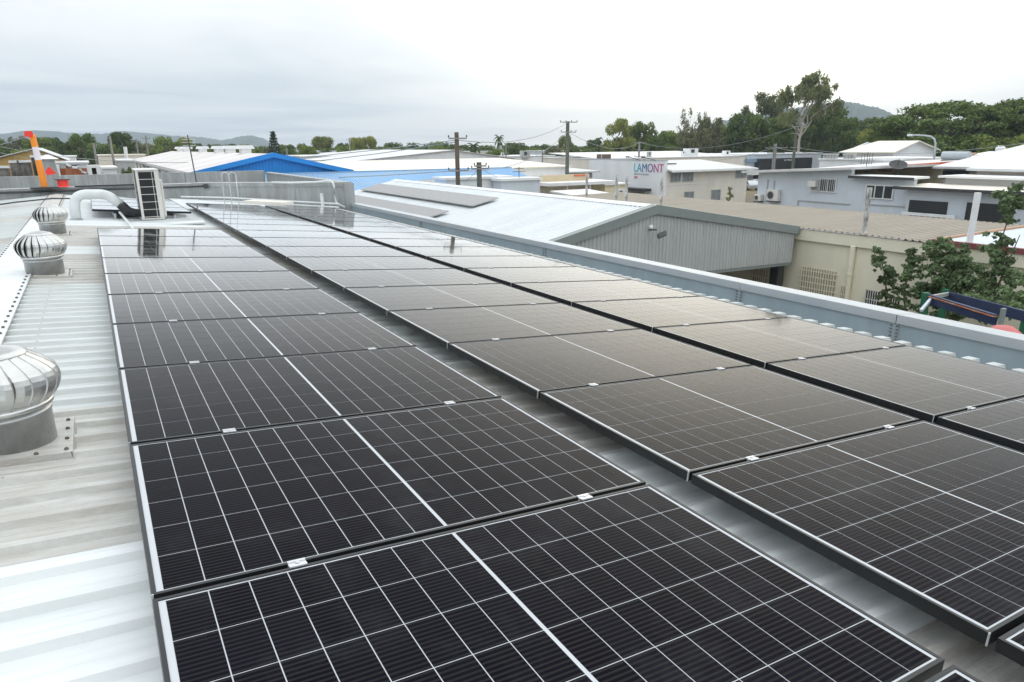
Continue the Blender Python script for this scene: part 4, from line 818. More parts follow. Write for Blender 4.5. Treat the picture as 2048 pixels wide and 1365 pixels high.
# ---- the signwritten white building
LX, LY = 50.0, 53.3
t = thing('signwritten_building', 'white and cream two-storey building with the colourful LAMONT sign', 'building', (LX,LY,0))
zt = 5.36; yl = 66.0
boxpart(t, 'white_wall', MT['white_wall'], LX, LX+0.3, LY, yl, 0, zt); boxpart(t, 'wall_capping', MT['coping'], LX-0.05, LX+0.35, LY-0.03, yl, zt, zt+0.07)
ez = atY(1400, 341, LY).z; xr = 62.2; zf = atY(1492, 332, LY).z
B().prism([(LX+0.3,0),(xr,0),(xr,4.45),(LX+0.3,4.45)], 'y', LY, LY+0.25).build('cream_wall', MT['cream_wall'], t)
boxpart(t, 'side_wall', MT['cream_wall'], xr-0.25, xr-0.001, LY+0.25, 64, 0, 4.4); boxpart(t, 'rear_wall', MT['cream_wall'], LX+0.3, xr-0.25, 63.7, 64, 0, 4.4)
slab(t, 'roof', MT['grey_roof'], (LX+0.3,LY-0.7,4.42), (xr+0.7,LY-0.7,4.42), (xr-1.5,59,5.25), (LX+0.3,59,5.25), 0.16)
slab(t, 'roof', MT['grey_roof'], (xr-1.5,59,5.248), (xr+0.7,64,4.42), (LX+0.3,64,4.42), (LX+0.3,59,5.248), 0.16)
boxpart(t, 'gutter', MT['white'], LX+0.3, xr+0.75, LY-0.82, LY-0.70, 4.22, 4.38)
for (pa, pb_, ya, yb_) in ((1341,1360,345,363),(1366,1385,344,362),(1473,1491,337,355)):
    a = atY(pa, ya, LY); e = atY(pb_, yb_, LY); win_y(t, a.x, e.x, e.z, min(a.z,4.15), LY-0.02, 'glass_pale', 'grey_block', 3)
for (pa, pb_, ya, yb_) in ((1369,1386,385,396),(1423,1439,381,398)):
    a = atY(pa, ya, LY); e = atY(pb_, yb_, LY); win_y(t, a.x, e.x, e.z-0.4, a.z, LY-0.02, 'glass_pale', 'grey_block', 2)
boxpart(t, 'string_course', MT['white_wall'], LX+0.3, LX+6, LY-0.05, LY-0.005, 2.95, 3.02)
a = atX(1255, 374, LX); e = atX(1303, 373, LX)
w_ = boxpart(t, 'black_awning', MT['charcoal'], LX-1.3, LX-0.02, e.y, a.y, a.z-0.25, a.z-0.02)
boxpart(t, 'undercroft', MT['grey_block'], LX-0.06, LX-0.01, e.y+1.0, a.y, 0.3, a.z-0.35)
q = boxpart(t, 'shopfront_window', MT['glass_pale'], LX-0.10, LX-0.05, e.y+2.2, a.y-0.5, 0.4, a.z-1.5)
boxpart(t, 'rooftop_sign_bracket', MT['coping'], LX-0.3, LX+0.1, LY+3, LY+3.08, zt+0.05, zt+0.13)
for px in (1281, 1313):
    c = atX(px, 322, LX); B().tube([V((LX,c.y,zt)), V((LX-0.9,c.y+0.9,zt+0.35))], 0.03, 5).build('sign_lamp_arm', MT['dark_steel'], t)
    B().box(LX-1.15, LX-0.85, c.y+0.75, c.y+1.05, zt+0.28, zt+0.42).build('sign_lamp', MT['dark_steel'], t)
for i in range(4):
    c = atY(1336 + i*4.6, 331, LY+3); boxpart(t, 'clerestory_pane', MT['glass'], c.x-0.13, c.x+0.13, LY+2.9, LY+2.96, c.z-0.12, c.z+0.22)
def text(name, body, width, height, m_, mtx, parent=None):
    cu = bpy.data.curves.new(name, 'FONT'); cu.body = body; cu.size = 1; cu.extrude = 0.01
    o = bpy.data.objects.new(name + '_curve', cu); COL.objects.link(o); dg = bpy.context.evaluated_depsgraph_get(); dg.update()
    me = bpy.data.meshes.new_from_object(o.evaluated_get(dg)); bpy.data.objects.remove(o); bpy.data.curves.remove(cu); me.name = name
    a = np.empty(len(me.vertices)*3); me.vertices.foreach_get('co', a); a = a.reshape(-1,3); mn = a.min(0); mx = a.max(0)
    a = (a - [mn[0], mn[1], 0]) / [(mx[0]-mn[0])/width, (mx[1]-mn[1])/height, 1]; me.vertices.foreach_set('co', a.ravel()); me.update()
    me.materials.clear(); me.materials.append(m_)
    o = link(name, me, parent); o.matrix_local = mtx if not parent else Matrix.Translation(-ORG[parent.name]) @ mtx; return o
# lettering faces -X: reading direction is -Y
def face_x(x, y, z): return Matrix(((0,0,-1,x),(-1,0,0,y),(0,1,0,z),(0,0,0,1)))
def letter_grad():
    mt = mat('sign_letters_cyan_to_pink', (0.5,0.5,0.5), 0.5, 0, 0); nt = mt.node_tree; N = nt.nodes; L = nt.links
    tc = N.new('ShaderNodeTexCoord'); sp = N.new('ShaderNodeSeparateXYZ'); L.new(tc.outputs['Generated'], sp.inputs[0]); r = N.new('ShaderNodeValToRGB'); cr = r.color_ramp
    cr.elements[0].color = (0.02,0.50,0.60,1); cr.elements[1].color = (0.60,0.05,0.22,1); e_ = cr.elements.new(0.35); e_.color = (0.06,0.20,0.45,1); e_ = cr.elements.new(0.6); e_.color = (0.20,0.10,0.32,1)
    L.new(sp.outputs[0], r.inputs[0]); L.new(r.outputs[0], N['Principled BSDF'].inputs['Base Color']); return mt
p0 = atX(1268, 343.5, LX-0.03); p1 = atX(1326.5, 344, LX-0.03); ph = atX(1268, 327, LX-0.03)
text('sign_lettering', 'LAMONT', p0.y-p1.y, ph.z-p0.z, letter_grad(), face_x(LX-0.03, p0.y, p0.z), t)
q0 = atX(1268, 350, LX-0.03); q1 = atX(1297, 350, LX-0.03); qh = atX(1268, 346, LX-0.03)
text('sign_strapline', 'PRINT & SIGNS', q0.y-q1.y, qh.z-q0.z, mat('grey_lettering', (0.42,0.43,0.50), 0.6, 0, 0.02), face_x(LX-0.03, q0.y, q0.z), t)
q0 = atX(1268, 357.5, LX-0.03); q1 = atX(1274.5, 357, LX-0.03); qh = atX(1268, 352.5, LX-0.03)
text('sign_small_mark', '3M', q0.y-q1.y, qh.z-q0.z, mat('red_lettering', (0.60,0.02,0.03), 0.6, 0, 0.02), face_x(LX-0.03, q0.y, q0.z), t)
# ---- long white building behind, black fronted shop, car park
a = atY(1185, 309, 86); e = atY(1492, 306, 82)
t = flat('long_white_building', 'long white building with rooftop units behind the signwritten wall', a.x, e.x, 82, 100, a.z-0.55, 'cream_wall', 'white')
slab(t, 'upper_roof', MT['white_roof'], (a.x,86,a.z-0.5), (e.x,86,a.z-0.5), (e.x,98,a.z+0.15), (a.x,98,a.z+0.15))
for (pa, pb_) in ((1194,1202),(1204,1221)):
    u0 = atY(pa, 309, 81.8); u1 = atY(pb_, 320, 81.8); boxpart(t, 'brown_louvre', MT['brown_panel'], u0.x, u1.x, 81.7, 81.85, u1.z, u0.z)
a = atY(1494, 308.5, 82); e = atY(1622, 308, 82)
t = flat('black_fronted_shop', 'pale grey roofed shop with a black sign band, beside the gum tree', a.x, e.x+3, 82, 94, a.z, 'grey_wall', 'white_wall')
u0 = atY(1514, 318, 81.5); u1 = atY(1616, 338, 81.5)
boxpart(t, 'sign_band', MT['charcoal'], u0.x, u1.x, 80.8, 81.9, u1.z-0.3, u0.z); boxpart(t, 'blue_panel', mat('slate_blue_panel',(0.22,0.30,0.40),0.6), atY(1494,318,81.5).x, u0.x-0.05, 81.4, 81.9, atY(1500,325,81.5).z, u0.z)
boxpart(t, 'shopfront', MT['glass'], u0.x, u1.x, 81.91, 81.96, 0.2, u1.z-0.3)
k0 = atY(1568, 322.5, 80.78); k1 = atY(1588, 322.5, 80.78); kh = atY(1568, 319, 80.78)
text('shop_number', '24 MAKIN', k1.x-k0.x, kh.z-k0.z, MT['white'], Matrix(((1,0,0,k0.x),(0,0,-1,80.76),(0,1,0,k0.z),(0,0,0,1))), t)
boxpart(t, 'carport_roof', MT['white'], atY(1492,354,81).x, atY(1516,354,81).x, 79.5, 81.5, 1.9, 2.6)
def car(px, py, yaw, paint, label, D):
    c = atZ(px, py, 0); c = V((c.x, c.y, 0)); t = thing('parked_car', label, 'car', c, 'cars in the far car park', (0,0,yaw)); ORG[t.name] = V((0,0,0))
    pr = [(-2.1,0.30),(2.1,0.30),(2.15,0.62),(1.95,0.86),(1.15,0.98),(0.45,1.42),(-1.2,1.46),(-1.95,1.02),(-2.12,0.80)]
    b = B(); n = len(pr)
    b.add([(x,-0.86 + (0.14 if z > 1.1 else 0),z) for x,z in pr] + [(x,0.86 - (0.14 if z > 1.1 else 0),z) for x,z in pr], [tuple(range(n-1,-1,-1)), tuple(range(n,2*n))] + [(i,(i+1)%n,n+(i+1)%n,n+i) for i in range(n)])
    b.build('body', MT[paint], t, bevel=0.06)
    for s in (-1,1):
        B().hexa([(-1.55,s*0.845,1.0),(0.85,s*0.845,1.0),(0.85,s*0.80,1.0),(-1.55,s*0.80,1.0)], [(-1.15,s*0.745,1.38),(0.35,s*0.745,1.38),(0.35,s*0.70,1.38),(-1.15,s*0.70,1.38)]).build('side_window', MT['glass'], t)
        for x in (-1.3, 1.3):
            w_ = B().tube([V((x,s*0.68,0.32)), V((x,s*0.88,0.32))], 0.32, 18).build('wheel', MT['tyre'], t); B().tube([V((x,s*0.86,0.32)), V((x,s*0.895,0.32))], 0.19, 12).build('rim', MT['alu'], w_)
        B().box(1.98, 2.13, s*0.6-0.15, s*0.6+0.15, 0.62, 0.78).build('headlight', MT['glass_pale'], t)
    B().hexa([(1.10,-0.70,0.985),(1.10,0.70,0.985),(1.06,0.70,0.985),(1.06,-0.70,0.985)], [(0.52,-0.62,1.40),(0.52,0.62,1.40),(0.48,0.62,1.40),(0.48,-0.62,1.40)]).build('windscreen', MT['glass'], t)
car(1511, 377, 2.6, 'carpaint', 'white parked car half hidden by the pale blue-grey building', 118)
car(1495, 380, 1.2, 'carsilver', 'silver parked car half hidden by the cream wing of the signwritten building', 116)
# ---- pale blue-grey workshop with roller doors (faces -X)
GX = 42.0
t = thing('blue_grey_workshop', 'pale blue-grey rendered workshop with dark roller doors behind the brown roof', 'building', (GX,28,0))
a = atX(1518, 343, GX); e = atX(1705, 335.5, GX); f_ = atX(1830, 358, GX); g_ = atX(1812, 372, GX); h_ = atX(2047, 374, GX)
B().prism([(e.y,0),(a.y,0),(a.y,a.z),(e.y,e.z)], 'x', GX, GX+0.3).build('wall', MT['grey_wall'], t)
slab(t, 'roof', MT['white_roof_x'], (GX-0.7,a.y+1.0,a.z+0.02), (GX-0.7,e.y-0.4,e.z+0.05), (GX+14,e.y-0.4,e.z+0.05), (GX+14,a.y+1.0,a.z+0.02), 0.16)
boxpart(t, 'end_wall', MT['grey_wall'], GX+0.3, GX+14, a.y-0.3, a.y-0.01, 0, a.z-0.1)
boxpart(t, 'lower_wall', MT['grey_wall'], GX-0.01, GX+0.29, f_.y, e.y-0.004, 0, f_.z-0.05)
slab(t, 'lower_roof', MT['white'], (GX-0.45,e.y-0.05,f_.z+0.09), (GX-0.45,f_.y-0.2,f_.z+0.09), (GX+1.2,f_.y-0.2,f_.z+0.11), (GX+1.2,e.y-0.05,f_.z+0.11), 0.12)
boxpart(t, 'fascia', MT['dark_steel'], GX-0.52, GX-0.44, f_.y-0.2, e.y-0.1, f_.z-0.08, f_.z+0.08)
GX2 = GX - 0.6
boxpart(t, 'garage_wall', MT['grey_wall'], GX2, GX2+0.3, 8.0, g_.y-0.5, 0, g_.z-0.12)
slab(t, 'garage_roof', MT['cream_roof'], (GX2-0.5,g_.y,g_.z), (GX2-0.5,8,g_.z), (GX2+3,8,g_.z+0.08), (GX2+3,g_.y,g_.z+0.08), 0.1)
boxpart(t, 'garage_gutter', MT['dark_steel'], GX2-0.62, GX2-0.5, 8, g_.y+0.1, g_.z-0.16, g_.z+0.02)
boxpart(t, 'roof_lantern', MT['grey_block'], GX+2.2, GX+4.4, f_.y-4.6, f_.y-0.6, f_.z-0.5, f_.z+0.02); boxpart(t, 'lantern_roof', MT['white'], GX+1.9, GX+4.7, f_.y-5.0, f_.y-0.3, f_.z+0.02, f_.z+0.14)
for (pa, pb_, ya, yb_) in ((1820,1897,400,424),(1935,2023,405,447)):
    u0 = atX(pa, ya, GX2); u1 = atX(pb_, ya+3, GX2); zb_ = 0.3
    d = boxpart(t, 'roller_door', MT['charcoal'], GX2-0.04, GX2+0.01, u1.y, u0.y, zb_, u0.z)
    for j in range(22):
        zz = u0.z - 0.06 - j*0.125
        B().box(GX2-0.075, GX2-0.041, u1.y+0.02, u0.y-0.02, zz-0.055, zz).build('slat', MT['charcoal'], d)
u0 = atX(1625, 358, GX); u1 = atX(1671, 384, GX)
win_x(t, u1.y, u0.y-(u0.y-u1.y)*0.36, u1.z, u0.z, GX-0.02, 'glass', 'white', 2, bars=8)
w_ = win_x(t, u0.y-(u0.y-u1.y)*0.34, u0.y, u1.z, u0.z-0.05, GX-0.02, 'brown_panel', 'white', 1, bars=7)
boxpart(t, 'window_cooler', MT['ac_cream'], GX-0.4, GX, u0.y-0.55, u0.y+0.05, u0.z-0.50, u0.z-0.1)
u0 = atX(1735, 371, GX); u1 = atX(1785, 398, GX); win_x(t, u1.y, u0.y, u1.z, u0.z, GX-0.035, 'glass', 'white', 3)
for (pa, ya, pb_, yb_) in ((1596,401,1700,409),(1735,409,1815,414)):
    u0 = atX(pa, ya, GX-0.05); u1 = atX(pb_, yb_, GX-0.05); B().bar(u0, u1, 0.05, 0.05).build('conduit', MT['grey_block'], t); B().bar(u0, u0-V((0,0,0.8)), 0.05, 0.05).build('conduit', MT['grey_block'], t)
for (px, y0_, y1_) in ((1536,360,398),(1549,362,380)):
    u0 = atX(px, y0_, GX-0.04); u1 = atX(px, y1_, GX-0.04); B().bar(V((GX-0.04,u0.y,u0.z)), V((GX-0.04,u0.y,u1.z)), 0.07, 0.05).build('downpipe', MT['grey_block'], t)
u0 = atX(1804, 428, GX2-0.6); u1 = atX(1912, 434, GX2-0.6); boxpart(t, 'white_bench_rail', MT['white'], GX2-0.7, GX2-0.5, u1.y, u0.y, u1.z-0.1, u1.z+0.05)
wall_ac_y(1521, 389, 402, None, 'smaller white wall air conditioner at the corner of the blue-grey workshop', 'air conditioners on outside walls', GX)
wall_ac_y(1550, 379, 402, None, 'larger cream wall air conditioner on the blue-grey workshop', 'air conditioners on outside walls', GX)
# satellite dish and yard aerials
c = atX(1796, 330, GX+3)
ds = thing('satellite_dish', 'large dark mesh satellite dish on the white roof of the workshop', 'satellite dish', (c.x,c.y,c.z-0.6))
B().tube([V((c.x,c.y,c.z-0.7)), V((c.x,c.y,c.z-0.15))], 0.04, 8).build('mount', MT['dark_steel'], ds)
db = B(); nn = 20; ax_ = V((-0.38,-0.32,0.86)).normalized(); x_ = ax_.cross(V((0,1,0))).normalized(); y_ = ax_.cross(x_)
rings = [(0.02,0.0),(0.22,0.02),(0.40,0.07),(0.55,0.14)]
for r_, h_2 in rings:
    for j in range(nn): an_ = 2*math.pi*j/nn; db.v.append(tuple(c + V((0,0,-0.1)) + (x_*math.cos(an_) + y_*math.sin(an_))*r_ + ax_*h_2))
db.f += [(i*nn+j, i*nn+(j+1)%nn, (i+1)*nn+(j+1)%nn, (i+1)*nn+j) for i in range(3) for j in range(nn)]
db.build('reflector', MT['dark_steel'], ds, smooth=True); B().tube([c + ax_*-0.05, c + ax_*0.42], 0.02, 6).build('feed_arm', MT['dark_steel'], ds)
c = atX(1733, 330, GX+2); t2 = thing('roof_aerial', 'thin forked aerial standing on the white workshop roof', 'antenna', (c.x,c.y,c.z-0.6))
B().tube([V((c.x,c.y,c.z-0.8)), V((c.x,c.y,c.z+0.8))], 0.022, 5).build('mast', MT['dark_steel'], t2)
for dy in (-0.35, -0.15, 0.2, 0.4): B().tube([V((c.x,c.y+dy,c.z+0.0)), V((c.x,c.y+dy,c.z+0.75))], 0.014, 5).build('tine', MT['dark_steel'], t2)
B().bar((c.x,c.y-0.35,c.z+0.1), (c.x,c.y+0.4,c.z+0.1), 0.03, 0.03).build('cross_arm', MT['dark_steel'], t2)
# ---- houses and roofs on the far right
def rx(px, py, X): return atX(px, py, X)
a = rx(1640, 317, 62); e = rx(1770, 316, 62)
t = flat('white_clerestory_building', 'white roofed building with a row of small roof cowls beside the gum tree', 62, 74, e.y, a.y, a.z, 'white_wall', 'white')
for i in range(9):
    c = rx(1640 + i*6.2 + (10 if i > 4 else 0), 319, 61.8); q = thing('roof_cowl', f'{nth(i)} small dark roof cowl from the gum tree on the white roof', 'roof vent', (61.9,c.y,c.z-0.3), 'small cowls on a white roof')
    B().lathe((62.4,c.y,a.z-0.02), [(0.14,0),(0.12,0.30),(0.22,0.34),(0.20,0.48)], 8).build('pipe', MT['grey_block'], q)
a = rx(1520+340, 292, 78)
hz_ = thing('cream_gabled_house', 'cream roofed white gabled building beside the street lamp', 'house', (80,60,0))
# ridge parallel to Y, gable towards the camera
HX0, HXR = 74.0, 84.0; ya = rx(1833, 281.5, HXR).y
p_e = atY(1787, 303, ya); p_r = atY(1831, 281.5, ya); p_w = atY(1868, 298, ya); yb2 = atX(1757, 283, p_r.x).y + 1.5
for y0 in (ya, yb2-0.2): B().prism([(p_e.x,0),(p_w.x,0),(p_w.x,p_w.z),(p_r.x,p_r.z-0.15),(p_e.x,p_e.z)], 'y', y0, y0+0.2).build('gable_wall', MT['white_wall'], hz_)
boxpart(hz_, 'side_wall', MT['white_wall'], p_e.x, p_e.x+0.2, ya+0.2, yb2-0.2, 0, p_e.z-0.1)
slab(hz_, 'roof', MT['cream_roof'], (p_e.x-0.6,ya-0.5,p_e.z-0.1), (p_r.x,ya-0.5,p_r.z), (p_r.x,yb2-1.5,p_r.z), (p_e.x-0.6,yb2+0.5,p_e.z-0.1), 0.12)
slab(hz_, 'roof', MT['cream_roof'], (p_r.x,ya-0.5,p_r.z-0.003), (p_w.x+0.6,ya-0.5,p_w.z-0.1), (p_w.x+0.6,yb2+0.5,p_w.z-0.1), (p_r.x,yb2-1.5,p_r.z-0.003), 0.12)
# orange-edged cream building and white roofs behind the workshop
OX = 52.0
a = rx(1745, 340, OX); e = rx(1900, 325, OX)
t = thing('orange_edged_building', 'cream wall and white roof with an orange edge behind the workshop', 'building', (OX,28,0))
B().prism([(e.y,0),(a.y+4,0),(a.y+4,a.z-0.15),(e.y,e.z-0.2)], 'x', OX, OX+0.3).build('wall', mat('pale_yellow_wall',(0.66,0.59,0.42),0.7), t)
slab(t, 'roof', MT['white_roof_x'], (OX-0.5,a.y+6,a.z-0.1), (OX-0.5,e.y-0.6,e.z+0.06), (OX+13,e.y-0.6,e.z+0.35), (OX+13,a.y+6,a.z+0.3), 0.12)
B().hexa([(OX-0.58,a.y+2,a.z-0.12),(OX-0.50,a.y+2,a.z-0.12),(OX-0.50,e.y-0.6,e.z-0.12),(OX-0.58,e.y-0.6,e.z-0.12)], [(OX-0.58,a.y+2,a.z+0.02),(OX-0.50,a.y+2,a.z+0.02),(OX-0.50,e.y-0.6,e.z+0.10),(OX-0.58,e.y-0.6,e.z+0.10)]).build('orange_fascia', MT['orange_red'], t)
for (pa, pb_, ya_, yb_) in ((1757,1784,339,344),(1800,1812,337,341)): u0 = rx(pa,ya_,OX); u1 = rx(pb_,yb_,OX); boxpart(t, 'window', MT['terracotta'], OX-0.03, OX, u1.y, u0.y, u1.z, u0.z)
a = rx(1888, 333, OX-3); e = rx(1965, 334, OX-3)
t = thing('brown_grey_house', 'grey walled house with a wide dark window beneath a white roof', 'house', (OX,20,0))
boxpart(t, 'wall', mat('taupe_wall',(0.40,0.36,0.31),0.8), OX-3, OX-2.7, e.y, a.y, 0, a.z-0.05); slab(t, 'roof', MT['white_roof_x'], (OX-3.6,a.y+0.4,a.z), (OX-3.6,e.y-0.4,a.z), (OX+10,e.y-0.4,a.z+1.5), (OX+10,a.y+0.4,a.z+1.5), 0.14)
u0 = rx(1888, 343, OX-3); u1 = rx(1936, 357, OX-3); win_x(t, u1.y, u0.y, u1.z, u0.z, OX-3.02, 'glass', 'charcoal', 2)
a = rx(1955, 337, OX-5); e = rx(2047, 340, OX-5)
t = thing('pinkish_wall_building', 'pinkish plain walled building with a white roof at the picture edge', 'building', (OX-5,16,0))
boxpart(t, 'wall', mat('pinkish_render',(0.60,0.53,0.47),0.75), OX-5, OX-4.7, e.y-8, a.y, 0, a.z-0.05); slab(t, 'roof', MT['white_roof_x'], (OX-5.5,a.y+0.4,a.z), (OX-5.5,e.y-8,a.z), (OX+5,e.y-8,a.z+1.0), (OX+5,a.y+0.4,a.z+1.0), 0.14)
c = rx(1912, 312, OX+7); q = thing('roof_water_tank', 'silver horizontal water heater tank on the white roof', 'tank', c)
B().tube([V((c.x,c.y-1.0,c.z)), V((c.x,c.y+1.0,c.z))], 0.33, 18).build('barrel', MT['coping'], q, smooth=False); B().hexa([(c.x-1.9,c.y-1,c.z-1.0),(c.x-0.2,c.y-1,c.z-0.4),(c.x-0.2,c.y+1,c.z-0.4),(c.x-1.9,c.y+1,c.z-1.0)], [(c.x-1.9,c.y-1,c.z-0.93),(c.x-0.2,c.y-1,c.z-0.33),(c.x-0.2,c.y+1,c.z-0.33),(c.x-1.9,c.y+1,c.z-0.93)]).build('collector', MT['glass_pale'], q)
for i, (px0, px1, py, X, m_, lab) in enumerate(((1860,1900,307,70,'terracotta','low terracotta roofed shed behind the water heater tank'),(1900,2030,304,80,'white','long white roofed building below the spreading trees'),(1990,2047,297,92,'cream_wall','cream roofed building at the picture edge below the spreading trees'))):
    a = rx(px0, py, X); e = rx(px1, py, X); q = thing('low_house', lab, 'house', (X,a.y,0))
    boxpart(q, 'wall', MT['white_wall'], X, X+10, min(a.y,e.y)-(12 if i else 0), max(a.y,e.y), 0, a.z-0.8)
    yy0, yy1 = min(a.y,e.y)-(12 if i else 0), max(a.y,e.y)
    slab(q, 'roof', MT[m_ if m_ != 'cream_wall' else 'cream_roof'], (X-0.5,yy1+0.5,a.z-0.85), (X-0.5,yy0,a.z-0.85), (X+5,yy0,a.z), (X+5,yy1-1.5,a.z), 0.12)
c = rx(2000, 303, 80); q = thing('roof_turbine', 'small white turbine vent on a roof below the spreading trees', 'roof vent', c); B().lathe(c - V((0,0,0.3)), [(0.22,0),(0.22,0.25),(0.42,0.35),(0.45,0.6),(0.25,0.85)], 10).build('dome', MT['white'], q)
# ---- old brick walls and sheds on the mountains side
Y = 62.0
t = thing('grimy_brick_wall', 'grimy dark stained brick wall with a stepped white capping behind the bollard', 'wall', (-4,Y,0))
out = [(-60,337),(18,337),(19,326.5),(36,326),(61,325),(62,315.5),(80,315),(92,317),(100,326),(131,328),(134,331),(143,337),(158,338),(164,345),(175,350),(184,352)]
pts = [atY(*p_, Y) for p_ in out]
for i in range(len(pts)-1):
    p_, q_ = pts[i], pts[i+1]
    if q_.x - p_.x < 0.15: continue
    m_ = 'grimy' if out[i][0] < 100 else ('grey_block' if out[i][0] < 131 else 'rust')
    B().hexa([(p_.x,Y,0),(q_.x-0.004,Y,0),(q_.x-0.004,Y+0.3,0),(p_.x,Y+0.3,0)], [(p_.x,Y,p_.z),(q_.x-0.004,Y,q_.z),(q_.x-0.004,Y+0.3,q_.z),(p_.x,Y+0.3,p_.z)]).build('brick_panel', MT[m_], t)
    B().hexa([(p_.x-0.05,Y-0.08,p_.z+0.002),(q_.x+0.05,Y-0.08,q_.z+0.002),(q_.x+0.05,Y+0.38,q_.z+0.002),(p_.x-0.05,Y+0.38,p_.z+0.002)], [(p_.x-0.05,Y-0.08,p_.z+0.16),(q_.x+0.05,Y-0.08,q_.z+0.16),(q_.x+0.05,Y+0.38,q_.z+0.16),(p_.x-0.05,Y+0.38,p_.z+0.16)]).build('capping', MT['white'], t)
u0 = atY(104, 338, Y-0.04); u1 = atY(176, 352, Y-0.04); boxpart(t, 'rust_stained_panel', MT['rust'], u0.x, u1.x, Y-0.05, Y-0.005, 0, u0.z)
for i, (pa, pb_, pt) in enumerate(((74,117,331),(174,199,331))):
    u0 = atY(pa, pt, Y-1.2); u1 = atY(pb_, pt, Y-1.2); q = thing('white_framed_bay', ['white framed opening before the grimy brick wall','white framed opening at the end of the rust stained wall'][i], 'wall', (u0.x,Y-1.2,0), 'white framed bays')
    boxpart(q, 'lintel', MT['white'], u0.x, u1.x, Y-1.25, Y-0.1, u0.z-0.2, u0.z)
    for x_0 in (u0.x, u1.x-0.25): boxpart(q, 'jamb', MT['white'], x_0, x_0+0.25, Y-1.25, Y-0.1, 0, u0.z-0.2)
    boxpart(q, 'recess', MT['brown_panel'], u0.x+0.26, u1.x-0.26, Y-0.3, Y-0.1, 0, u0.z-0.21)
a = atY(70, 296, 90); gable_y('ochre_gabled_shed', 'ochre gabled shed with a white roof edge behind the grimy brick wall', atY(-35,316,90).x, atY(131,317,90).x, 90, 104, 5.85, a.z, 'ochre', 'white_roof', 'ochre', a.x, 'shed')
for i, (px0, px1, py, Y, m_, lab) in enumerate(((105,175,325,72,'white_wall','low pale shed behind the rust stained wall'),(110,150,331,68,'charcoal','dark low shed under the pale shed roof'),(128,150,312,100,'white_wall','small white shed beside the ochre gable'),(196,290,310,105,'cream_roof','cream sheet roof beside the chalky shed'),(235,268,320,78,'grey_block','grey lean-to at the corner of the chalky white shed'),(205,232,335,70,'white_wall','small white tank shed at the parapet line'))):
    a = atY(px0, py, Y); e = atY(px1, py, Y); flat('low_shed', lab, a.x, e.x, Y, Y+7, a.z, m_, {'cream_roof':'cream_roof','charcoal':'charcoal'}.get(m_, 'white'), 'shed', 'low sheds on the mountains side')
a = atY(266, 308, 100); solid('white_flue', 'slim white flue pipe rising beside the chalky shed roof', 'pipe', B().tube([V((atY(252,315,100).x,100,3)), V((atY(250,294,100).x,100,atY(250,294,100).z))], 0.2, 8), MT['white'])
# ================================================================== HILLS
def hill(name, sky, D, depth, m_, seed):
    rng = np.random.default_rng(seed); top = [atD(px, py, D) for px, py in sky]; n = 90; rows = 16
    s = np.linspace(0, 1, n); xs = np.interp(s, np.linspace(0,1,len(top)), [p.x for p in top]); ys = np.interp(s, np.linspace(0,1,len(top)), [p.y for p in top]); zs = np.interp(s, np.linspace(0,1,len(top)), [p.z for p in top])
    zs = zs + rng.normal(0, 0.012, n) * zs.max() ; b = B()
    for r in range(rows):
        f = r / (rows-1); g = 1 - f                       # f=0 at the skyline, 1 at the foot
        for i in range(n):
            d = math.hypot(xs[i], ys[i]); k = (d - depth*f) / d
            fold = 1 + 0.22*math.sin(i*0.55 + 3*f + seed)*f*g*4*0.5 + rng.normal(0, 0.02)*f
            b.v.append((xs[i]*k, ys[i]*k, max(-1.0, zs[i]*(g**1.15)*fold)))
    for r in range(rows-1):
        for i in range(n-1): a = r*n+i; b.f.append((a, a+n, a+n+1, a+1))
    k0 = len(b.v)
    for i in range(n):
        d = math.hypot(xs[i], ys[i]); k = (d + depth)/d; b.v.append((xs[i]*k, ys[i]*k, -1.0))
    for i in range(n-1): b.f.append((i, i+1, k0+i+1, k0+i))
    o = b.build(name, m_, smooth=True); o['kind'] = 'structure'; return o
MT['forest'] = mat('forested_hillside', (0.05,0.072,0.058), 0.95, 0, 0.35, 0.02, (0.08,0.09,0.06), 0.5, 0.008, bump=0.8, bscale=0.05)
hill('hills', [(-160,272),(-60,268),(0,268.5),(20,266),(49,262),(88,261.5),(137,266),(176,268.5),(215,267),(248,262),(303,268),(350,272),(390,273),(420,277),(447,281),(475,274),(500,271),(525,276),(548,290),(575,296)], 2200, 650, MT['forest'], 3)
hill('hills', [(1380,262),(1430,243),(1470,238),(1540,225),(1600,214),(1650,207),(1688,203),(1708,205),(1740,213),(1772,222),(1795,234),(1850,244),(1930,250),(2100,262)], 1300, 450, MT['forest'], 5)

# ================================================================== TREES
def foliage(name, col, var=0.5, rnd=0.25, nscale=0.5, trans=0.22):
    mt = mat(name, col, 0.7, 0, var, nscale, spec=0.25, detail=3); obj_random(mt, rnd); nt = mt.node_tree; N = nt.nodes; L = nt.links; p = N['Principled BSDF']
    tr = N.new('ShaderNodeBsdfTranslucent'); L.new(p.inputs['Base Color'].links[0].from_socket, tr.inputs['Color']); mx = N.new('ShaderNodeMixShader'); mx.inputs[0].default_value = trans
    out = N['Material Output']; L.new(p.outputs[0], mx.inputs[1]); L.new(tr.outputs[0], mx.inputs[2]); L.new(mx.outputs[0], out.inputs['Surface']); return mt
MT['leaf_dark'] = foliage('dark_green_leaves', (0.105,0.15,0.034)); MT['leaf_mid'] = foliage('mid_green_leaves', (0.17,0.22,0.045)); MT['leaf_lime'] = foliage('yellow_green_leaves', (0.24,0.26,0.06))
MT['leaf_olive'] = foliage('olive_grey_leaves', (0.18,0.18,0.085)); MT['leaf_gum'] = foliage('gum_leaves', (0.17,0.19,0.075)); MT['leaf_pine'] = foliage('pine_needles', (0.045,0.07,0.04), 0.3)
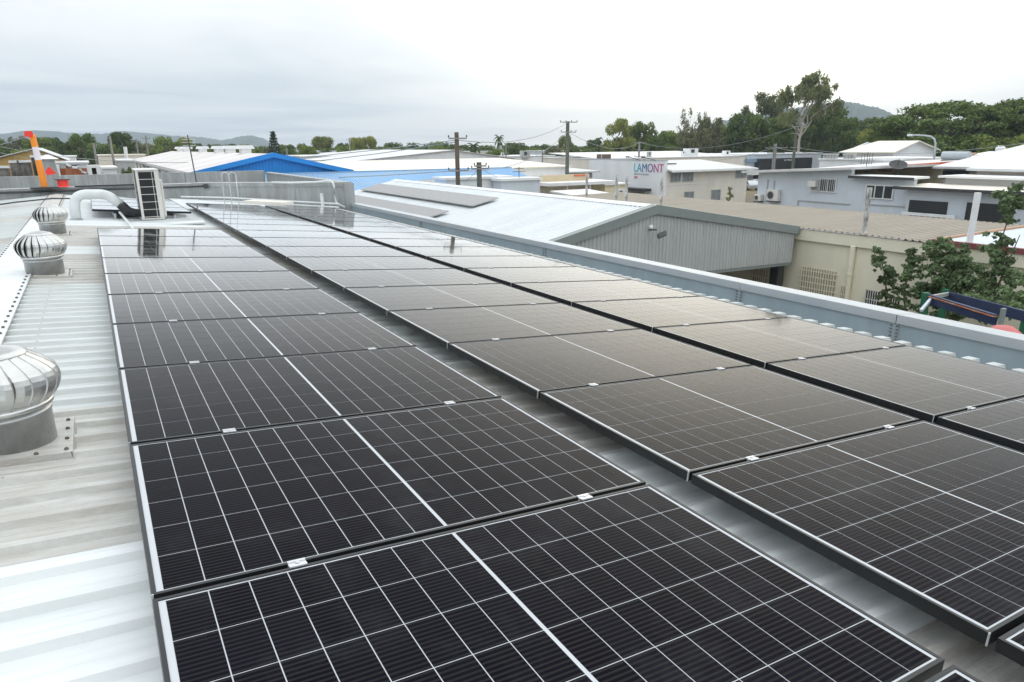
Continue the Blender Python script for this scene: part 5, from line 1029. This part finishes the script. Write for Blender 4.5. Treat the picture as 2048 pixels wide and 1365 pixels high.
MT['leaf_palm'] = foliage('palm_fronds', (0.08,0.115,0.04)); MT['leaf_shrub'] = foliage('shrub_leaves', (0.15,0.21,0.10), 0.45, 0.2, 1.5)
MT['bark'] = mat('brown_bark', (0.14,0.105,0.075), 0.9, 0, 0.3, 3); MT['bark_pale'] = mat('pale_gum_bark', (0.42,0.37,0.31), 0.85, 0, 0.25, 1.2, (0.26,0.21,0.17), 0.6, 0.9)
def leaf_mesh(name, clumps, count, size, m_, rng, elong=1.7, droop=0.0, shell=0.45):
    """many leaf sprays: one pointed four-sided face each, spread through the clumps' volumes"""
    cl = np.array([c for c, r in clumps]); rd = np.array([r for c, r in clumps]); wt = np.prod(rd, axis=1)**(2/3); wt /= wt.sum()
    idx = rng.choice(len(cl), count, p=wt); d = rng.normal(size=(count,3)); d /= np.linalg.norm(d, axis=1)[:,None]; rr = (shell + (1-shell)*rng.random(count))**0.8 * (0.75 + 0.3*rng.random(count))
    pos = cl[idx] + d*rd[idx]*rr[:,None]
    nrm = d*0.7 + rng.normal(size=(count,3))*0.6 + np.array([0,0,0.45]); nrm /= np.linalg.norm(nrm, axis=1)[:,None]
    u = np.cross(nrm, rng.normal(size=(count,3))); u /= np.linalg.norm(u, axis=1)[:,None]; u[:,2] -= droop; u /= np.linalg.norm(u, axis=1)[:,None]; w = np.cross(nrm, u)
    s = size*(0.4 + 1.1*rng.random(count)**1.4)[:,None]
    vs = np.stack([pos - u*s*elong*0.5, pos + w*s*0.5 - u*s*0.1, pos + u*s*elong*0.5, pos - w*s*0.5 - u*s*0.1], 1).reshape(-1,3)
    me = bpy.data.meshes.new(name); me.vertices.add(len(vs)); me.vertices.foreach_set('co', vs.ravel().astype(np.float32)); me.loops.add(count*4); me.loops.foreach_set('vertex_index', np.arange(count*4, dtype=np.int32))
    me.polygons.add(count); me.polygons.foreach_set('loop_start', np.arange(0, count*4, 4, dtype=np.int32)); me.polygons.foreach_set('loop_total', np.full(count, 4, dtype=np.int32)); me.update(calc_edges=True); me.validate(); me.materials.append(m_); return me
def limb(b, p, q, r0, r1, rng, n=5, wob=0.06):
    p, q = V(p), V(q); L_ = (q-p).length; pts = [p + (q-p)*(i/n) + V(rng.normal(size=3))*L_*wob*(0 < i < n) + V((0,0,L_*0.10*math.sin(math.pi*i/n))) for i in range(n+1)]
    b.tube(pts, [r0 + (r1-r0)*i/n for i in range(n+1)], 6); return pts
PROTO = {}
def proto(kind, seed):
    """unit trees: height 1, width about 1 (scaled when placed)"""
    rng = np.random.default_rng(seed); b = B(); clumps = []
    if kind in ('dense', 'olive', 'lime', 'mid'):
        limb(b, (0,0,0), (0.02,0,0.45), 0.035, 0.02, rng)
        for i in range(9):
            a = i*2.4; limb(b, (0.01,0,0.25+0.02*i), (0.33*math.cos(a), 0.33*math.sin(a), 0.45+0.05*i), 0.014, 0.004, rng)
        for i in range(34):
            a = rng.random()*6.283; z = 0.14 + 0.80*rng.random()**0.9; rad = 0.40*math.sqrt(max(0.05, 1-((z-0.48)/0.54)**2))*(0.35 + 0.65*rng.random()**0.5); r = 0.09 + 0.09*rng.random()
            clumps.append(((rad*math.cos(a), rad*math.sin(a), min(z, 0.97-r*0.7)), (r*1.15, r*1.15, r*0.8)))
        m_ = {'dense':'leaf_dark','olive':'leaf_olive','lime':'leaf_lime','mid':'leaf_mid'}[kind]; me = leaf_mesh('crown', clumps, 9000 if kind != 'olive' else 5600, 0.031, MT[m_], rng); tr = b.mesh('trunk', MT['bark'])
    elif kind == 'gum':
        main = limb(b, (0,0,0), (0.03,0,0.52), 0.024, 0.017, rng, 6, 0.015)
        ends = []
        for (dx, dy, z0, z1, r) in ((-0.26,0.05,0.40,0.60,0.010),(-0.10,-0.1,0.50,0.80,0.011),(0.05,0.1,0.50,0.93,0.012),(0.22,-0.05,0.48,0.80,0.010),(0.36,0.08,0.42,0.70,0.009),(0.14,0.16,0.55,0.88,0.012),(-0.20,0.15,0.45,0.74,0.012),(0.30,0.1,0.55,0.84,0.011)):
            e = (0.03+dx, dy, z1); limb(b, (0.02,0,z0), e, r, 0.005, rng, 6, 0.05); ends.append(e)
            for j in range(2):
                q = (e[0] + rng.normal()*0.08, e[1] + rng.normal()*0.08, e[2] - 0.02 + rng.random()*0.06); limb(b, (e[0]*0.7+0.01, e[1]*0.7, e[2]*0.8+0.10), q, 0.006, 0.002, rng, 4); ends.append(q)
        for e in ends:
            for j in range(3):
                r = 0.04 + 0.045*rng.random(); clumps.append(((e[0]+rng.normal()*0.06, e[1]+rng.normal()*0.06, min(0.96,e[2]+rng.normal()*0.035)), (r*1.2, r*1.2, r)))
        me = leaf_mesh('crown', clumps, 9000, 0.016, MT['leaf_gum'], rng, 2.2, 0.5, 0.2); tr = b.mesh('trunk', MT['bark_pale'])
    elif kind == 'rain':
        limb(b, (0,0,0), (0,0,0.35), 0.05, 0.035, rng)
        for i in range(14):
            a = i*2.4 + rng.random(); R = 0.15 + 0.33*rng.random(); limb(b, (0,0,0.25), (R*math.cos(a), R*math.sin(a), 0.62+0.18*rng.random()), 0.02, 0.004, rng, 6, 0.04)
        for i in range(80):
            a = rng.random()*6.283; R = 0.50*math.sqrt(rng.random()); zt = 0.93 - 0.9*(R**2)*1.1; lay = rng.random()
            z = zt - (0.0 if lay < 0.55 else (0.16 if lay < 0.8 else 0.34)) - 0.03*rng.random(); r = 0.06 + 0.05*rng.random(); clumps.append(((R*math.cos(a), R*math.sin(a), max(0.12,z)), (r*1.7, r*1.7, r*0.55)))
        me = leaf_mesh('crown', clumps, 15000, 0.020, MT['leaf_dark' if seed % 2 else 'leaf_mid'], rng, 1.6, 0.0, 0.3); tr = b.mesh('trunk', MT['bark'])
    elif kind == 'wispy':
        for i in range(16):
            a = i*2.4; e = (0.38*math.cos(a)*rng.random()**0.5, 0.38*math.sin(a)*rng.random()**0.5, 0.55+0.4*rng.random()); limb(b, (0.03*math.cos(a),0.03*math.sin(a),0.0), e, 0.012, 0.003, rng, 6, 0.04)
            for j in range(3): r = 0.05+0.05*rng.random(); clumps.append(((e[0]+rng.normal()*0.06, e[1]+rng.normal()*0.06, min(0.96,e[2]-0.12*j+rng.normal()*0.03)), (r,r,r*1.2)))
        for i in range(18): a = rng.random()*6.283; R = 0.36*rng.random()**0.5; clumps.append(((R*math.cos(a), R*math.sin(a), 0.15+0.4*rng.random()), (0.12,0.12,0.11)))
        me = leaf_mesh('crown', clumps, 4600, 0.022, MT['leaf_olive'], rng, 2.0, 0.2, 0.1); tr = b.mesh('trunk', MT['bark'])
    elif kind == 'pine':
        limb(b, (0,0,0), (0,0,0.98), 0.022, 0.004, rng, 6, 0.0)
        for i in range(15):
            z = 0.18 + 0.054*i; R = 0.42*(1 - (z-0.1)/0.95)**0.8
            for j in range(6):
                a = j*1.047 + i*0.5; e = (R*math.cos(a), R*math.sin(a), z+0.035); limb(b, (0,0,z), e, 0.006, 0.002, rng, 3, 0.0)
                for q in (0.45, 0.75, 1.0): clumps.append(((e[0]*q, e[1]*q, z+0.03*q), (0.06,0.06,0.022)))
        me = leaf_mesh('crown', clumps, 3600, 0.028, MT['leaf_pine'], rng, 1.8); tr = b.mesh('trunk', MT['bark'])
    elif kind == 'palm':
        limb(b, (0,0,0), (0.02,0,0.80), 0.016, 0.011, rng, 6, 0.01); lb2 = B()
        for i in range(16):
            a = i*2.4; el = 0.9 - 0.105*i; L_ = 0.24; pts = []
            for q in range(6):
                f = q/5; pts.append(V((0.02 + L_*f*math.cos(a)*math.cos(el*0.6), L_*f*math.sin(a)*math.cos(el*0.6), 0.80 + L_*(f*math.sin(el) - 0.62*f*f))))
            for q in range(5):
                side = V((-math.sin(a), math.cos(a), -0.35)) ; w0 = 0.042*math.sin(math.pi*(q+0.3)/5.6); w1 = 0.042*math.sin(math.pi*(q+1.3)/5.6)
                for s in (-1, 1):
                    sd_ = V((-math.sin(a)*s, math.cos(a)*s, -0.5)); lb2.add([pts[q], pts[q+1], pts[q+1]+sd_*w1, pts[q]+sd_*w0], [(0,1,2,3)])
        me = lb2.mesh('crown', MT['leaf_palm']); tr = b.mesh('trunk', MT['bark'])
    return me, tr
def tree(kind, px, pytop, wpx, D, label, seed=0, name=None, group=None, base=0.0):
    key = (kind, seed)
    if key not in PROTO: PROTO[key] = proto(kind, seed)
    me, tr = PROTO[key]; p = atD(px, pytop, D); H = (p.z - base)*(1.13 if kind == 'palm' else 1.0); W_ = wpx*D/1460.0*(1.5 if kind == 'palm' else 1.0)
    t = thing(name or {'gum':'gum_tree','palm':'palm_tree','pine':'pine_tree','rain':'spreading_tree','wispy':'wispy_tree'}.get(kind, 'leafy_tree'), label, 'tree', (p.x,p.y,base), group); 
    k = {'gum':1.0,'palm':0.5,'pine':0.85,'rain':1.05}.get(kind, 0.95); W_ /= k
    for nm, m_ in (('trunk', tr), ('crown', me)):
        o = link(nm, m_, t); o.scale = (W_, W_, H); o.rotation_euler = (0,0,(px*0.77) % 6.28 if kind not in ('gum',) else -0.5)
    return t
L1 = 'tree line before the blue hills'
rows = [('dense',-20,274,45,190),('olive',31,267,32,180),('mid',62,276,34,170),('mid',80,271,42,175),('dense',107,270,36,180),('dense',133,280,34,160),('dense',160,263,44,170),('mid',188,281,34,165),('mid',212,285,36,160),('dense',236,260,42,175),('dense',258,276,40,170),('olive',285,284,40,165),('mid',306,286,34,170),('mid',328,268,38,190),('mid',350,282,30,185),('lime',366,272,32,190),('dense',392,284,40,190),('dense',425,287,36,200),('dense',460,286,40,200),('mid',490,286,40,200),('mid',515,291,38,205),('dense',572,287,40,205),('mid',604,284,28,200),
        ('mid',620,291,30,200),('lime',644,270,44,190),('dense',682,283,46,195),('lime',714,273,34,190),('lime',737,270,36,192),('dense',780,282,50,200),('mid',812,292,34,200),('dense',838,291,40,205),('mid',870,280,36,205),('mid',898,287,34,205),('dense',925,288,30,210),('mid',975,288,34,210),('dense',1030,284,56,205),('dense',1060,290,40,205),('dense',1082,286,40,200),('mid',1105,290,36,200),('lime',1131,268,34,190),('mid',1160,288,40,185),('dense',1182,278,36,180),('lime',1212,286,30,175)]
for i, (k, px, py, w_, D) in enumerate(rows):
    kindw = {'dense':'dark green','mid':'mid green','lime':'pale yellow-green','olive':'sparse olive-grey'}[k]
    tree(k, px, py, w_*1.15, D, f'{kindw} tree, {nth(i) if i < 22 else nth(i-22)} along the distant tree line from the {"red pennant" if i < 22 else "pointed pine"}', i % 3, group=L1)
low = [(x, 293 + 3*math.sin(x*0.9), 52, 150 + 18*math.sin(x*1.7)) for x in range(5, 1230, 38)]
for i, (px, py, w_, D) in enumerate(low):
    tree(('dense','mid','dense','mid','olive')[i % 5], px, py, w_, D + 15, 'low bushy tree in the understorey below the distant tree line', 3 + i % 2, 'bushy_tree', 'low bushy trees below the tree line')
tree('dense', 251, 327, 26, 66, 'small green bush at the corner of the chalky white shed', 1, 'green_bush')
tree('pine', 545, 262, 36, 150, 'pointed pine tree standing above the bright blue gable', 0)
for i, (px, py, w_, D, lab) in enumerate(((825,283,26,190,'squat dark palm before the tree line, beside the pale square block'),(852,286,16,185,'small palm beside the timber pole in the distance'),(890,282,20,185,'dark palm just beside the top of the brown timber pole'),(946,282,26,120,'shaggy palm with hanging fronds beyond the brown timber pole'),(999,267,18,160,'tall slender palm rising alone above the tree line'),(1197,272,16,170,'slender palm beside the yellow-green tree'),(396,284,10,200,'tiny palm before the blue hills'))):
    tree('palm', px, py, w_, D, lab, 0, group='palms in the distance')
R1 = 'big trees behind the signwritten building'
tree('lime', 1240, 234, 70, 165, 'broad yellow-green tree beyond the long white roof', 5, group=R1)
tree('lime', 1268, 248, 50, 172, 'smaller yellow-green tree tucked behind the broad yellow-green one', 2, group=R1)
tree('mid', 1290, 237, 56, 168, 'green tree with an arching top next to the broad yellow-green tree', 1, group=R1)
tree('dense', 1312, 272, 46, 150, 'low dark tree below the arching green tree', 2, group=R1)
tree('mid', 1335, 258, 56, 175, 'rounded green tree before the wispy olive tree', 0, group=R1)
tree('wispy', 1383, 218, 62, 160, 'tall wispy olive tree with bare twigs at the top', 0, group=R1)
tree('olive', 1424, 231, 62, 158, 'rounded olive-grey tree beside the wispy one', 2, group=R1)
tree('olive', 1392, 252, 74, 150, 'low olive-grey thicket tree above the big twin roof unit', 1, group=R1)
tree('mid', 1460, 243, 66, 170, 'mid green tree between the olive tree and the gum tree', 1, group=R1)
tree('dense', 1492, 222, 72, 165, 'dark tree with a tall shoulder beside the gum tree', 0, group=R1)
tree('gum', 1530, 186, 92, 172, 'sparse gum tree just behind the tallest gum tree', 1, group=R1)
tree('dense', 1535, 222, 78, 158, 'dark dense tree below the sparse gum tree', 1, group=R1)
tree('dense', 1575, 236, 70, 150, 'dark dense tree behind the tall service pole', 2, group=R1)
tree('gum', 1612, 142, 128, 140, 'tallest gum tree with a pale forked trunk and open crown', 0, group=R1)
tree('dense', 1655, 202, 92, 160, 'dark rounded tree behind the pale gum trunk', 0, group=R1)
tree('dense', 1690, 232, 70, 150, 'dark lower tree beside the pale gum trunk', 2, group=R1)
tree('dense', 1722, 229, 50, 190, 'dark small round tree under the grey hill', 1, group=R1)
tree('rain', 1752, 229, 64, 185, 'dark flat topped tree under the slope of the grey hill', 1, group=R1)
tree('lime', 1768, 248, 100, 140, 'bright green tree before the cream gabled house', 0, group=R1)
tree('rain', 1802, 238, 130, 135, 'layered green tree above the cream gabled house', 0, group=R1)
tree('rain', 1892, 193, 210, 125, 'largest spreading umbrella tree behind the street lamp', 1, group=R1)
tree('mid', 1985, 206, 100, 120, 'mid green tree between the two spreading umbrella trees', 2, group=R1)
tree('rain', 2040, 188, 170, 118, 'spreading umbrella tree at the picture edge', 3, group=R1)
tree('dense', 1930, 262, 120, 112, 'dark shaded tree below the largest umbrella tree', 1, group=R1)
tree('dense', 1850, 268, 110, 115, 'dark low tree just behind the street lamp', 2, group=R1)
tree('mid', 2020, 262, 110, 108, 'leafy green tree above the white roofs at the picture edge', 1, group=R1)
for i, (px, py, w_, D, k) in enumerate(((1330,268,80,200,'mid'),(1375,262,80,205,'dense'),(1420,262,80,205,'mid'),(1465,258,80,205,'dense'),(1510,246,90,200,'dense'),(1560,250,90,195,'mid'),(1605,252,90,190,'dense'),(1650,246,90,190,'dense'),(1700,252,90,185,'dense'),(1745,258,90,180,'mid'),(1800,262,90,175,'dense'),(1845,250,100,165,'mid'),(1890,240,110,160,'dense'),(1940,244,110,155,'dense'),(1990,240,110,150,'mid'),(2035,238,110,145,'dense'))):
    tree(k, px, py, w_, D, f'{"dark" if k == "dense" else "mid"} green tree, {nth(i)} in the dense belt from the yellow-green tree', 3 + i % 2, 'belt_tree', 'dense belt of trees behind the big trees')
# ---- shrubs and creepers before the beige wall
def shrub(name, label, stems, clumps, n, size, seed, droop=0.3):
    rng = np.random.default_rng(seed); a = stems[0][0]; t = thing(name, label, 'shrub', (a[0],a[1],0), 'shrubs along the beige wall'); b = B()
    for path, r in ((s, 0.03) for s in stems): b.tube(path, [r*(1-0.75*i/(len(path)-1)) for i in range(len(path))], 6)
    b.build('stem', MT['bark'], t)
    me = leaf_mesh('leaves', clumps, n, size, MT['leaf_shrub'], rng, 1.7, droop, 0.05); me.transform(Matrix.Translation(-V((a[0],a[1],0)))); link('leaves', me, t)
def col_clumps(path_px, X, rx_, rng_n, seed):  # leafy clumps strung along a climbing stem
    rng = np.random.default_rng(seed); cl = []
    for (px, py, w_) in path_px:
        c = atX(px, py, X); r = w_*abs(c - V(CAM)).__class__ and (w_/1450*(c-V(CAM)).length) if False else w_/1450*(c-V(CAM)).length
        for j in range(8): k_ = 0.18 + 0.34*rng.random(); cl.append(((c.x+rng.normal()*r*0.5, c.y+rng.normal()*r*0.5, c.z+rng.normal()*r*0.45), (r*k_*1.3, r*k_*1.3, r*k_*0.7)))
    return cl
SX = 17.8
c1 = [(1755,500,9),(1757,512,13),(1762,525,16),(1768,538,15),(1772,550,14),(1774,565,15),(1773,580,15),(1770,595,15),(1773,610,18)]
s = [[atX(1772,640,SX), atX(1773,590,SX), atX(1770,550,SX), atX(1757,498,SX)]]; shrub('creeper', 'slim upright creeper against the beige wall, the one by the barred window', s, col_clumps(c1, SX, 1, 3, 1), 2300, 0.062, 1)
c2 = [(1822,502,10),(1818,512,15),(1838,520,10),(1822,530,12),(1820,545,16),(1812,560,13),(1808,575,13),(1806,590,12),(1815,605,20)]
s = [[atX(1812,640,SX), atX(1808,585,SX), atX(1818,540,SX), atX(1824,500,SX)]]; shrub('creeper', 'slim upright creeper against the beige wall, second along from the barred window', s, col_clumps(c2, SX, 1, 3, 2), 2100, 0.062, 2)
c3 = [(1890,478,10),(1880,500,25),(1905,505,25),(1870,520,25),(1895,525,34),(1925,520,22),(1865,545,22),(1890,550,36),(1920,545,30),(1945,545,22),(1860,575,26),(1885,580,32),(1915,580,34),(1945,570,28),(1850,600,22),(1880,610,30),(1920,610,30)]
s = [[atX(1885,650,SX), atX(1888,590,SX), atX(1893,540,SX), atX(1892,480,SX)], [atX(1888,645,SX), atX(1915,580,SX), atX(1925,520,SX)]]; shrub('bushy_shrub', 'large bushy shrub covering the beige wall behind the navy beams', s, col_clumps(c3, SX, 1, 3, 3), 17000, 0.056, 3)
c4 = [(2030,400,26),(2012,410,18),(2045,395,18),(2015,428,16),(2022,440,12),(1998,475,14),(2012,480,9),(1985,505,20),(2005,510,18),(1990,525,20),(2015,530,14),(1975,545,18),(2000,545,20),(2018,555,12),(1990,565,22),(1965,590,24),(1995,590,24),(2025,600,18)]
s = [[atX(1972,650,SX-0.6), atX(1985,560,SX-0.6), atX(2003,480,SX-0.6), atX(2028,400,SX-0.6)], [atX(1975,620,SX-0.6), atX(2010,540,SX-0.6), atX(2040,470,SX-0.6)]]; shrub('tall_sapling', 'tall thin sapling leaning past the maroon flashing', s, col_clumps(c4, SX-0.6, 1, 3, 4), 7600, 0.056, 4)
c5 = [(1950,600,28),(1975,610,28),(2005,615,30),(2035,612,26),(2060,600,30),(1935,620,24),(2045,560,12)]
s = [[atX(2000,660,SX-1.2), atX(2005,620,SX-1.2), atX(2010,590,SX-1.2)]]; shrub('low_shrub', 'low dark shrub behind the navy beams', s, col_clumps(c5, SX-1.2, 1, 3, 5), 7000, 0.058, 5)
c = atX(1462, 385, 41.0); shr = [(1460,378,5),(1458,386,6),(1463,392,7),(1456,398,6)]
rng_ = np.random.default_rng(9); cl = []
for px, py, w_ in shr: q = atY(px, py, 50); cl.append(((q.x,q.y,q.z), (0.25,0.25,0.25)))
t = thing('potted_shrub', 'small yellowish shrub before the cream wing of the signwritten building', 'shrub', (cl[0][0][0],50,0)); me = leaf_mesh('leaves', cl, 160, 0.14, MT['leaf_lime'], rng_); me.transform(Matrix.Translation(-V((cl[0][0][0],50,0)))); link('leaves', me, t)
B().tube([V((cl[0][0][0],50,0)), V((cl[0][0][0]+0.05,50,cl[0][0][2]))], 0.03, 5).build('stem', MT['bark'], t)

# ================================================================== YARD BEYOND THE PARAPET
fr = thing('steel_frame', 'navy steel beams on green posts in the yard behind the parapet', 'steel frame', atD(1900,640,16.5)); 
def bm(nm, m_, p, q, w_, h_): B().bar(p, q, w_, h_).build(nm, MT[m_], fr)
bm('beam', 'navy_beam', atD(1857,598,17.6), atD(1990,640,15.4), 0.08, 0.20); bm('beam', 'navy_beam', atD(1895,592,18.6), atD(2062,636,15.6), 0.08, 0.20)
bm('beam_edge', 'rust', atD(1860,593.5,17.5)+V((0,0,0.0)), atD(1990,634,15.35), 0.09, 0.02); bm('cross_beam', 'grey_block', atD(1866,594,17.55), atD(1900,588,18.6), 0.06, 0.08)
bm('brace', 'grey_wall', atD(1842,622,17.0), atD(1866,594,17.5), 0.06, 0.06)
for px, py, D in ((1853,586,17.7),(1893,579,18.7),(2053,640,15.8)): p = atD(px, py, D); bm('post', 'green_post', V((p.x,p.y,0)), p, 0.13, 0.13)
p = atD(2005, 630, 15.3); bm('end_plate', 'shed_trim', p - V((0,0,0.25)), p + V((0,0,0.12)), 0.12, 0.05)
cv = thing('red_tank_cover', 'red plastic cover peeking over the parapet at the picture edge', 'cover', atD(2030,660,12.0)); c = atD(2030, 660, 12.0); ax_ = V((0.8,-0.6,0))
pr = []
for i in range(8):
    f = i/7; p = atD(1994 + 80*f, 646 + 17*f, 12.2 - 1.2*f); pr.append((p, 0.10 + 0.10*math.sin(math.pi*min(1, f*1.5+0.15))))
B().tube([p - V((0,0,0.20)) for p, r in pr], [r for p, r in pr], 10).build('shell', MT['red_cover'], cv, smooth=True)
B().tube([p - V((0,0,0.32)) for p, r in pr], [r*1.05 for p, r in pr], 6).build('rim', MT['red_cover'], cv)
# ================================================================== POLES AND WIRES
def pole(px, pyt, D, r, m_, arms, label, lean=0.0, name='timber_pole'):
    p = atD(px, pyt, D); t = thing(name, label, 'pole', (p.x,p.y,0), 'poles along the streets'); c = V((p.x,p.y,0))
    B().tube([c, c + V((lean*0.5,0,p.z*0.5)), c + V((lean,0,p.z))], [r*1.25, r*1.12, r], 10).build('shaft', MT[m_], t)
    ax_ = V((0.857,-0.148,0)).normalized()
    for dz, w_, ins in arms:
        z = p.z - dz; a = c + V((lean,0,z)) - ax_*w_; e = c + V((lean,0,z)) + ax_*w_
        B().bar(a - V((0,r,0)), e - V((0,r,0)), 0.07, 0.08).build('cross_arm', MT['wood_grey'], t)
        for i in range(ins):
            q = a + (e-a)*(i/(ins-1) if ins > 1 else 0.5) - V((0,r,0)); B().lathe(q, [(0.025,0.05),(0.04,0.08),(0.04,0.14),(0.02,0.18)], 6).build('insulator', MT['dark_steel'], t)
    return c + V((lean,0,p.z)), ax_
P1, AXW = pole(913, 265, 38.5, 0.115, 'wood', ((0.32,0.5,3),(2.0,0.55,3)), 'brown timber power pole rising behind the white shed roof', 0.0)
P2, _ = pole(958, 325, 40, 0.14, 'wood_green', ((0.35,0.5,2),(0.2,0.35,2)), 'short stub pole with black hardware beside the brown power pole')
P3, _ = pole(1135.5, 243, 66, 0.16, 'wood_green', ((0.08,0.85,4),(0.95,0.75,4),(6.4,0.7,2)), 'tall greenish timber power pole with two cross arms')
P4, _ = pole(1594, 250, 92, 0.16, 'wood_green', ((0.2,1.0,4),(1.0,0.9,4),(2.6,0.8,2)), 'greenish service pole in front of the gum tree')
P5, _ = pole(1551, 288, 78, 0.17, 'wood_grey', ((0.4,1.4,6),(0.9,1.1,4)), 'short silver-grey pole crowded with insulators beside the black fronted shop')
P6, _ = pole(1279, 284, 112, 0.15, 'wood_grey', ((0.1,1.1,4),(1.2,0.9,4),(2.2,0.9,2)), 'grey power pole standing behind the signwritten wall')
for (px, py, D, lab) in ((187,287,80,'thin leaning pole before the cream sheet roof'),(219,272,82,'tall thin pole beside the chalky white shed'),(272,278,120,'thin pole behind the chalky shed wall'),(291,272,125,'second thin pole behind the chalky shed wall'),(573,296,100,'bent thin pole behind the bright blue gable'),(698,276,140,'pale thin pole beside the two round leafy trees'),(780,298,150,'small pole on the white roofs beyond the fascia strip'),(1012,288,120,'pale thin pole beyond the stub pole'),(1085,299,118,'small pole with cross arms among the roof equipment')):
    pole(px, py, D, 0.10, 'wood_grey', ((0.4,0.5,2),) if D > 100 else (), lab, 0.0, 'thin_pole')
def wire(p, q, sag, label, r=0.018):
    n = 14; pts = [p + (q-p)*(i/n) - V((0,0,4*sag*(i/n)*(1-i/n))) for i in range(n+1)]; solid('overhead_wire', label, 'wire', B().tube(pts, r, 4), MT['wire'], 'overhead wires')
for i, (p, q, s, lab) in enumerate(((P1-V((0,0,0.4)), P3-V((0,0,0.1)), 0.7, 'upper overhead wire between the brown pole and the tall greenish pole'),(P1-V((0,0,2.0)), P3-V((0,0,0.9)), 1.0, 'lower overhead wire between the brown pole and the tall greenish pole'),
        (P1-V((0,0,0.4)), atD(-120,262,105), 2.2, 'upper overhead wire running from the brown pole towards the hills'),(P1-V((0,0,0.5)), atD(-120,270,110), 2.6, 'middle overhead wire running from the brown pole towards the hills'),(P1-V((0,0,2.0)), atD(-120,281,110), 2.0, 'lower overhead wire running from the brown pole towards the hills'),
        (P6-V((0,0,0.1)), P4-V((0,0,0.2)), 1.6, 'overhead wire sagging from the grey pole to the service pole'),(P6-V((0,0,0.1)), P3-V((0,0,0.9)), 1.2, 'overhead wire from the grey pole to the tall greenish pole'),
        (P4-V((0,0,2.6)), atD(2120,276,70), 1.0, 'overhead wire running from the service pole across the umbrella trees'),(P5-V((0,0,0.4)), P6-V((0,0,2.2)), 1.2, 'overhead wire between the silver-grey pole and the grey pole'),(P5-V((0,0,0.4)), atD(2120,292,66), 1.0, 'overhead wire from the silver-grey pole past the street lamp'),
        (P2-V((0,0,0.2)), atD(1012,352,46), 0.25, 'slack service wire from the stub pole to the pale box building'),(P2-V((0,0,0.3)), atD(925,366,44), 0.1, 'stay wire from the stub pole down beside the brown pole'))):
    wire(p, q, s, lab, 0.022 if i < 10 else 0.016)
sl_ = thing('street_lamp', 'curved grey street lamp before the umbrella trees', 'street lamp', atD(1868,310,75)); D = 75
base = atD(1868, 320, D); top = atD(1871, 288, D); arm = [atD(1871,288,D), atD(1869,279,D), atD(1862,273.5,D), atD(1850,271.5,D), atD(1826,270.5,D)]
B().tube([V((base.x,base.y,0)), V((base.x,base.y,base.z))] + arm, [0.12,0.10,0.085,0.08,0.075,0.07,0.06], 8).build('column', MT['coping'], sl_, smooth=True)
h = atD(1821, 270.5, D); B().box(h.x-0.35, h.x+0.25, h.y-0.14, h.y+0.14, h.z-0.10, h.z+0.07).build('lamp_head', MT['white'], sl_, bevel=0.04)
# ================================================================== HAZE
def haze():
    hm = bpy.data.materials.new('thin_haze'); hm.use_nodes = True; nt = hm.node_tree; nt.nodes.clear(); out = nt.nodes.new('ShaderNodeOutputMaterial'); vol = nt.nodes.new('ShaderNodeVolumePrincipled')
    vol.inputs['Color'].default_value = (0.72,0.86,1.0,1); vol.inputs['Density'].default_value = HAZE; vol.inputs['Anisotropy'].default_value = 0.1; nt.links.new(vol.outputs[0], out.inputs['Volume'])
    o = B().box(-3050, 3050, -3050, 3050, -2, 170).build('haze', hm); o['kind'] = 'stuff'; o['label'] = 'thin pale haze between the estate and the far hills'
HAZE = 0.00031
haze()
